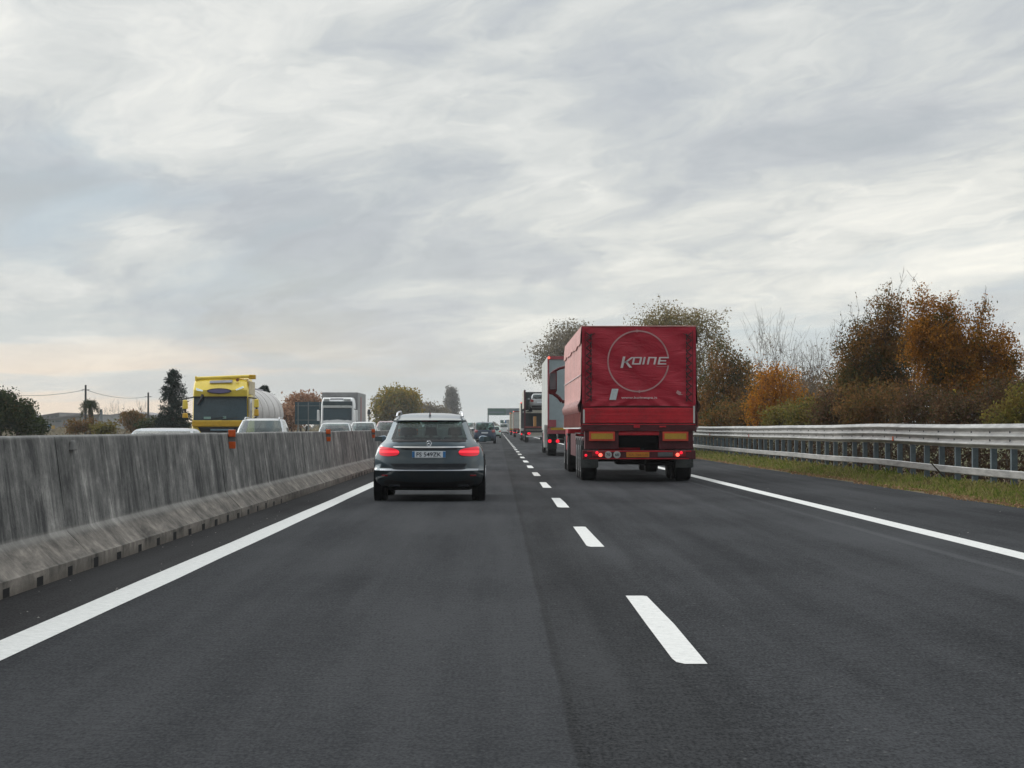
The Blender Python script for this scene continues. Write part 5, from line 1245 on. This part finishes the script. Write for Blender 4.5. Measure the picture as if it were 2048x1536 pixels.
# bushes and brambles close behind the rail
for i, (px, Y, cy, rx, rz, lm_, lb, nc) in enumerate((
    (2030, 58, 800, 60, 58, 'bramble', 'dark bramble bush at the right edge behind the guardrail', 200),
    (1945, 60, 822, 75, 48, 'bramble', 'purplish bramble thicket below the tall orange-brown tree', 240),
    (1850, 66, 818, 65, 50, 'bramble', 'dull purple-brown bush under the gap between the two autumn trees', 220),
    (1745, 74, 815, 65, 52, 'russet', 'russet bush at the foot of the brown-green autumn tree', 230),
    (1672, 84, 820, 45, 45, 'bramble', 'purple-brown bush left of the russet one', 150),
    (1625, 92, 832, 50, 30, 'olive', 'olive green bush low behind the guardrail', 150),
    (1570, 98, 838, 40, 26, 'olive', 'low yellow-olive bush in front of the bright orange bush', 110),
    (1500, 112, 834, 40, 34, 'russet', 'reddish bush at the foot of the bright orange bush', 130),
    (1450, 122, 835, 40, 32, 'autumn2', 'brown bush low beside the red lorry back', 130),
    (1410, 134, 838, 34, 30, 'olive', 'olive bush partly hidden by the red lorry back edge', 100),
    (1610, 150, 800, 60, 50, 'autumn2', 'brown scrub showing through the bare trees', 200),
    (1700, 140, 790, 70, 70, 'autumn2', 'dark brown scrub behind the brown-green autumn tree', 240),
    (1500, 160, 790, 60, 60, 'russet', 'brown scrub behind the bright orange bush', 200))):
    tree_px('bush', px, Y, [(px, cy, rx, rz), (px - rx * .4, cy + rz * .4, rx * .6, rz * .7), (px + rx * .5, cy + rz * .3, rx * .6, rz * .7)], lb, 'bush', lm_, nc, 30, .042 * Y / 70, .17 * Y / 70, 20 + i, stems=4, wisps=14, wisp_h=.35, trunk_r=.03, group='bushes behind the guardrail')
tree_px('green_bush', 2025, 52, [(2020, 838, 45, 26), (2045, 812, 30, 40)], 'green and yellow leaved bush at the right edge just over the guardrail', 'bush', 'olive', 120, 26, .036, .14, 60, stems=3, trunk_r=.02, group='bushes behind the guardrail')
# undergrowth mass that closes the view under the bushes
rs = np.random.RandomState(77)
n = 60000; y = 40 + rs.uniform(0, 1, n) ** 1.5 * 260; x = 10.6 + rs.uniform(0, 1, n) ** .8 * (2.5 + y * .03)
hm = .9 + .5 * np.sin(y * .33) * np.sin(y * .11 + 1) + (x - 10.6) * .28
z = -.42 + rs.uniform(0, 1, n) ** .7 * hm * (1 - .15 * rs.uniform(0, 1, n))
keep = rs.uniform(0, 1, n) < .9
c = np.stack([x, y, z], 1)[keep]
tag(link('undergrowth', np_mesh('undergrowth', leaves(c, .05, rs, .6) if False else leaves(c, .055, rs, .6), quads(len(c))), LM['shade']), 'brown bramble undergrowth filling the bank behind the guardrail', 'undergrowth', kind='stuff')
n = 46; c = np.stack([rs.uniform(11.5, 13.2, n), rs.uniform(50, 62, n), rs.uniform(.9, 2.3, n)], 1)
tag(link('yellow_leaves', np_mesh('yellow_leaves', leaves(c, .06, rs, .8), quads(n)), LM['yellow_dot']), 'a few bright yellow leaves scattered on the brambles', 'leaves', kind='stuff')

# --- left side beyond the oncoming carriageway
def conifer(px, py_top, Y, half_px, label, seed, dens=1.0, lsz=.07, name='conifer', narrow=1.0):
    rs = np.random.RandomState(seed); t = W(px, py_top, Y); h = t.z + .42; s = Y / FPX; R0 = half_px * s
    root = empty(name, (t.x, Y, -.42)); tag(root, label, 'tree'); mb = MB(); mb.tube((0, 0, 0), (0, 0, h * .5), .035 * h, .02 * h, 8); mb.tube((0, 0, h * .5), (0, 0, h * .98), .02 * h, .004 * h, 8)
    cen = []
    nb = int(150 * dens)
    for k in range(nb):
        tt = (k + .5) / nb; z = h * (.10 + .88 * tt); rr = R0 * (1 - tt) ** .48 * rs.uniform(.72, 1.22) + .05; a = rs.uniform(0, 6.283)
        tip = np.array([rr * math.cos(a), rr * math.sin(a), z + rr * .12 + .05 * h * (1 - tt) * 0])
        branch(mb, (0, 0, z - rr * .10), tip, .03, .01, rs, .05, n=3, segs=3)
        m_ = int(36 + 90 * rr / max(R0, .1)); q = rs.uniform(.15, 1.05, m_)
        pp = np.array([0, 0, z - rr * .10]) + (tip - np.array([0, 0, z - rr * .10])) * q[:, None]; wd = .20 * rr * (1.1 - q) + .10
        pp = pp + rs.normal(0, 1, (m_, 3)) * np.stack([wd, wd, wd * .45 + .04], 1); pp[:, 2] -= .06 * rr * q; cen.append(pp)
    cen = np.concatenate(cen); mb.build('trunk', M['bark'], root)
    link('crown', np_mesh('crown', leaves(cen, lsz, rs, .35), quads(len(cen))), LM['conifer'], root)
conifer(346, 738, 190, 37, 'dark conical conifer standing left of the yellow lorry', 31, .75, .10)
conifer(529, 772, 230, 30, 'dark conifer top showing over the steel tank behind the yellow cab', 32, .8, .14)
tree_px('green_tree', 22, 150, [(8, 825, 34, 40), (40, 832, 26, 36), (0, 800, 18, 22), (52, 850, 18, 22)], 'dark green broadleaf tree at the left edge over the barrier', 'tree', 'green', 260, 32, .095, .30, 33, stems=3, trunk_r=.10)
tree_px('green_bush', 72, 170, [(72, 852, 20, 14)], 'rounded green bush right of the dark green tree at the left edge', 'bush', 'green', 70, 28, .10, .26, 34, stems=2, trunk_r=.05)
tree_px('thin_tree', 60, 175, [(61, 822, 4, 10), (62, 835, 5, 10)], 'thin young tree with a small brown tuft beside the dark green tree', 'tree', 'russet', 24, 14, .08, .14, 35, wisps=3, wisp_h=.3, trunk_r=.05)
tree_px('round_bush', 268, 250, [(268, 842, 19, 20)], 'brown-grey rounded bush near the shorter utility pole', 'bush', 'russet', 110, 30, .13, .35, 36, stems=2, trunk_r=.08)
tree_px('green_bush', 220, 210, [(218, 856, 16, 10), (205, 860, 20, 8)], 'low yellow-green bush behind the silver car roof', 'bush', 'olive', 60, 26, .11, .28, 37, stems=2, trunk_r=.05)
tree_px('brown_bush', 160, 215, [(155, 855, 22, 9), (180, 852, 14, 12)], 'low brown bush at the foot of the small palm', 'bush', 'russet', 60, 24, .11, .28, 38, stems=2, trunk_r=.05)
tree_px('dark_hedge', 320, 215, [(325, 852, 26, 16), (360, 848, 20, 20), (295, 857, 20, 10)], 'dark hedge under the conical conifer', 'hedge', 'green', 130, 28, .12, .32, 39, stems=3, trunk_r=.05)
tree_px('bare_tree', 232, 300, [(232, 830, 22, 16), (250, 835, 12, 12)], 'pale bare tree right of the small palm', 'tree', 'willow', 50, 0, .08, .5, 40, bark='bark_pale', stems=2, wisps=36, wisp_h=1.3, trunk_r=.08, leafy_wisps=False)
tree_px('bare_tree', 285, 310, [(285, 828, 12, 14)], 'pale bare tree beside the shorter utility pole', 'tree', 'willow', 30, 0, .08, .5, 41, bark='bark_pale', stems=2, wisps=26, wisp_h=1.2, trunk_r=.07, leafy_wisps=False)
tree_px('rust_tree', 606, 280, [(605, 812, 28, 20), (585, 830, 22, 24), (625, 815, 22, 24)], 'rust-brown tree behind the dark sign board', 'tree', 'rust', 220, 28, .17, .5, 42, stems=2, trunk_r=.15)
tree_px('rust_tree', 578, 270, [(576, 832, 14, 18), (570, 845, 16, 14)], 'smaller pale rust tree left of the dark sign board', 'tree', 'rust', 110, 26, .16, .45, 43, stems=2, trunk_r=.1)
tree_px('yellow_tree', 792, 430, [(795, 808, 38, 26), (768, 825, 22, 24), (820, 822, 18, 28), (810, 800, 26, 20)], 'round yellow and green tree over the white oncoming car', 'tree', 'yellow', 420, 30, .25, .75, 44, stems=2, trunk_r=.25)
tree_px('bare_tree', 755, 480, [(758, 810, 10, 20)], 'grey bare tree just behind the yellow and green tree', 'tree', 'willow', 60, 10, .16, .7, 45, bark='bark_pale', wisps=20, wisp_h=1.6, trunk_r=.15)
tree_px('brown_tree', 858, 620, [(850, 826, 20, 16), (872, 828, 16, 14), (886, 836, 14, 12)], 'low grey-brown trees over the estate car roof', 'tree', 'willow', 200, 24, .33, .9, 46, stems=4, trunk_r=.2, wisps=14, wisp_h=2)
tree_px('poplar', 903, 900, [(903, 812, 11, 38), (903, 800, 8, 28), (903, 830, 12, 26)], 'narrow grey-brown poplar rising over the right side of the estate car', 'tree', 'far', 260, 30, .36, .8, 47, trunk_r=.3)
# small palm
rs = np.random.RandomState(50); Y = 255; t = W(181, 802, Y); root = empty('palm_tree', (t.x, Y, -.42)); tag(root, 'small dark palm with drooping fronds by the utility pole', 'palm tree')
h = t.z + .42 - .3; mb = MB(); mb.tube((.1, 0, 0), (.15, 0, h * .55), .22, .30, 10); mb.tube((.15, 0, h * .55), (0, 0, h), .30, .2, 10); mb.build('trunk', M['bark'], root, smooth=R(60)); cen = []; fm = MB()
for k in range(34):
    a = rs.uniform(0, 6.28); el = rs.uniform(-.5, 1.2); L_ = rs.uniform(.8, 1.15); prev = None
    for q in range(7):
        u_ = q / 6; r_ = L_ * u_ * math.cos(el * (1 - u_ * .3)); z = h + L_ * u_ * math.sin(el) - 1.1 * u_ ** 2 * L_ * .8; p = np.array([r_ * math.cos(a), r_ * math.sin(a), z])
        if prev is not None: fm.tube(prev, p, .02, n=3, cap=False)
        prev = p
        if q > 1: cen.append(p + rs.normal(0, .11, (16, 3)))
cen = np.concatenate(cen); fm.build('frond_ribs', M['bark'], root); link('crown', np_mesh('crown', leaves(cen, .12, rs, .2), quads(len(cen))), LM['green'], root)
# distant tree line as one mass, low along the horizon
rs = np.random.RandomState(61); n = 26000
px = rs.uniform(-700, 2700, n); Y = rs.uniform(1000, 1500, n); hgt = 4.2 + 2.5 * np.sin(px * .021) * np.sin(px * .0063 + 1) + 1.6 * np.sin(px * .11) + 1.0 * np.sin(px * .37)
hgt = np.where((px > 860) & (px < 1100), np.minimum(hgt, 3.4 + 1.0 * np.sin(px * .3)), hgt)
c = np.stack([(px - VX) / FPX * Y, Y, -.42 + rs.uniform(0, 1, n) ** .8 * np.maximum(1.5, hgt)], 1)
tag(link('distant_treeline', np_mesh('distant_treeline', leaves(c, 1.1, rs, .8), quads(n)), LM['far']), 'low grey line of far trees along the horizon', 'trees', kind='stuff')
# hedge band on the left, nearer, closes the view between the trees
n = 16000; px = rs.uniform(-500, 930, n); Y = rs.uniform(420, 560, n)
c = np.stack([(px - VX) / FPX * Y, Y, -.42 + rs.uniform(0, 1, n) ** .8 * (1.5 + .35 * np.sin(px * .05) + .3 * np.sin(px * .17))], 1)
c = c[c[:, 0] < -19]
tag(link('far_hedgerow', np_mesh('far_hedgerow', leaves(c, .5, rs, .8), quads(len(c))), LM['willow']), 'low brownish hedgerow across the fields', 'hedge', kind='stuff')

# ---------------------------------------------------------------- industrial halls on the left
M['hall'] = plain('grey concrete hall', (.24, .24, .245), .8, dirt=.1, sc_=.3); M['hall_roof'] = plain('hall roof', (.20, .19, .20), .7); M['hall_win'] = plain('hall windows', (.10, .12, .14), .4)
def hall(pxs, Y, roofpts, label, mat='hall', doors=()):
    """roofpts: photo (px, py) outline of the roof line, extruded back"""
    s = Y / FPX; cx = (pxs[0] + pxs[1]) / 2; q = empty('industrial_hall', (W(cx, 857, Y).x, Y, -.42)); tag(q, label, 'building', 'industrial halls beyond the fields')
    poly = [((px - cx) * s, CAMH - (py - 857) * s + .42) for px, py in roofpts]; poly = [(poly[0][0], 0)] + poly + [(poly[-1][0], 0)]
    MB().prism(poly[::-1], 0, 40).build('wall', M[mat], q)
    rp = poly[1:-1]
    for a, b in zip(rp, rp[1:]):
        MB().add([(a[0], -.4, a[1] + .02), (b[0], -.4, b[1] + .02), (b[0], 40.2, b[1] + .02), (a[0], 40.2, a[1] + .02), (a[0], -.4, a[1] + .42), (b[0], -.4, b[1] + .42), (b[0], 40.2, b[1] + .42), (a[0], 40.2, a[1] + .42)],
                 [(3, 2, 1, 0), (4, 5, 6, 7), (0, 1, 5, 4), (1, 2, 6, 5), (2, 3, 7, 6), (3, 0, 4, 7)]).build('roof', M['hall_roof'], q)
    for a, b, c_, d_, m in doors: MB().box((a - cx) * s, (b - cx) * s, -.06, -.001, CAMH - (d_ - 857) * s + .42, CAMH - (c_ - 857) * s + .42).build('door', M[m], q)
hall((90, 121), 640, [(66, 838), (90, 832.5), (119.5, 828)], 'hall with the highest sloping roof, leftmost of the three', doors=((94, 99, 834, 838, 'hall_win'), (103, 108, 833, 837, 'hall_win'), (112, 117, 832, 836, 'hall_win')))
hall((92, 205), 600, [(92, 840), (122, 836.5), (160, 832), (205, 832)], 'long grey hall behind the small palm', doors=((98, 103, 849, 855, 'plate_blue'), (104, 111, 851, 858, 'mark_yellow'), (127, 136, 848, 855, 'plate_blue'), (112, 124, 841, 844, 'hall_win'), (138, 150, 840, 843, 'hall_win')))
hall((205, 330), 660, [(205, 834.5), (232, 831), (262, 826), (300, 832), (332, 838)], 'low brownish hall behind the rounded bush', mat='hall', doors=((212, 226, 840, 843, 'hall_win'), (238, 252, 840, 843, 'hall_win'), (270, 290, 842, 845, 'hall_win')))
q = empty('silo_tower', (W(203, 857, 590).x, 590, -.42)); tag(q, 'narrow grey silo tower right of the small palm', 'silo'); s = 590 / FPX
MB().lathe([(0, 3.4 * s), (CAMH + 34 * s + .4, 3.2 * s), (CAMH + 38 * s + .4, 1.8 * s), (CAMH + 39 * s + .4, .4 * s)], (0, 0, 0), 'z', 16).build('silo_body', M['hall_win'], q, smooth=R(30)); MB().box(-.2, .2, -.8, -.6, 0, 4).build('ladder', M['mast'], q)

# ---------------------------------------------------------------- thin autumn haze
hz = MB().box(-900, 900, -60, 1900, -2.5, 26)
hm_ = bpy.data.materials.new('autumn haze'); hm_.use_nodes = True; nt = hm_.node_tree; nt.nodes.clear()
pv = N(nt, 'ShaderNodeVolumePrincipled', {'Color': (.86, .88, .90, 1), 'Density': .0002}); oo = nt.nodes.new('ShaderNodeOutputMaterial'); nt.links.new(pv.outputs[0], oo.inputs['Volume'])
tag(hz.build('haze', hm_), 'faint haze over the road and fields', 'haze', kind='stuff')
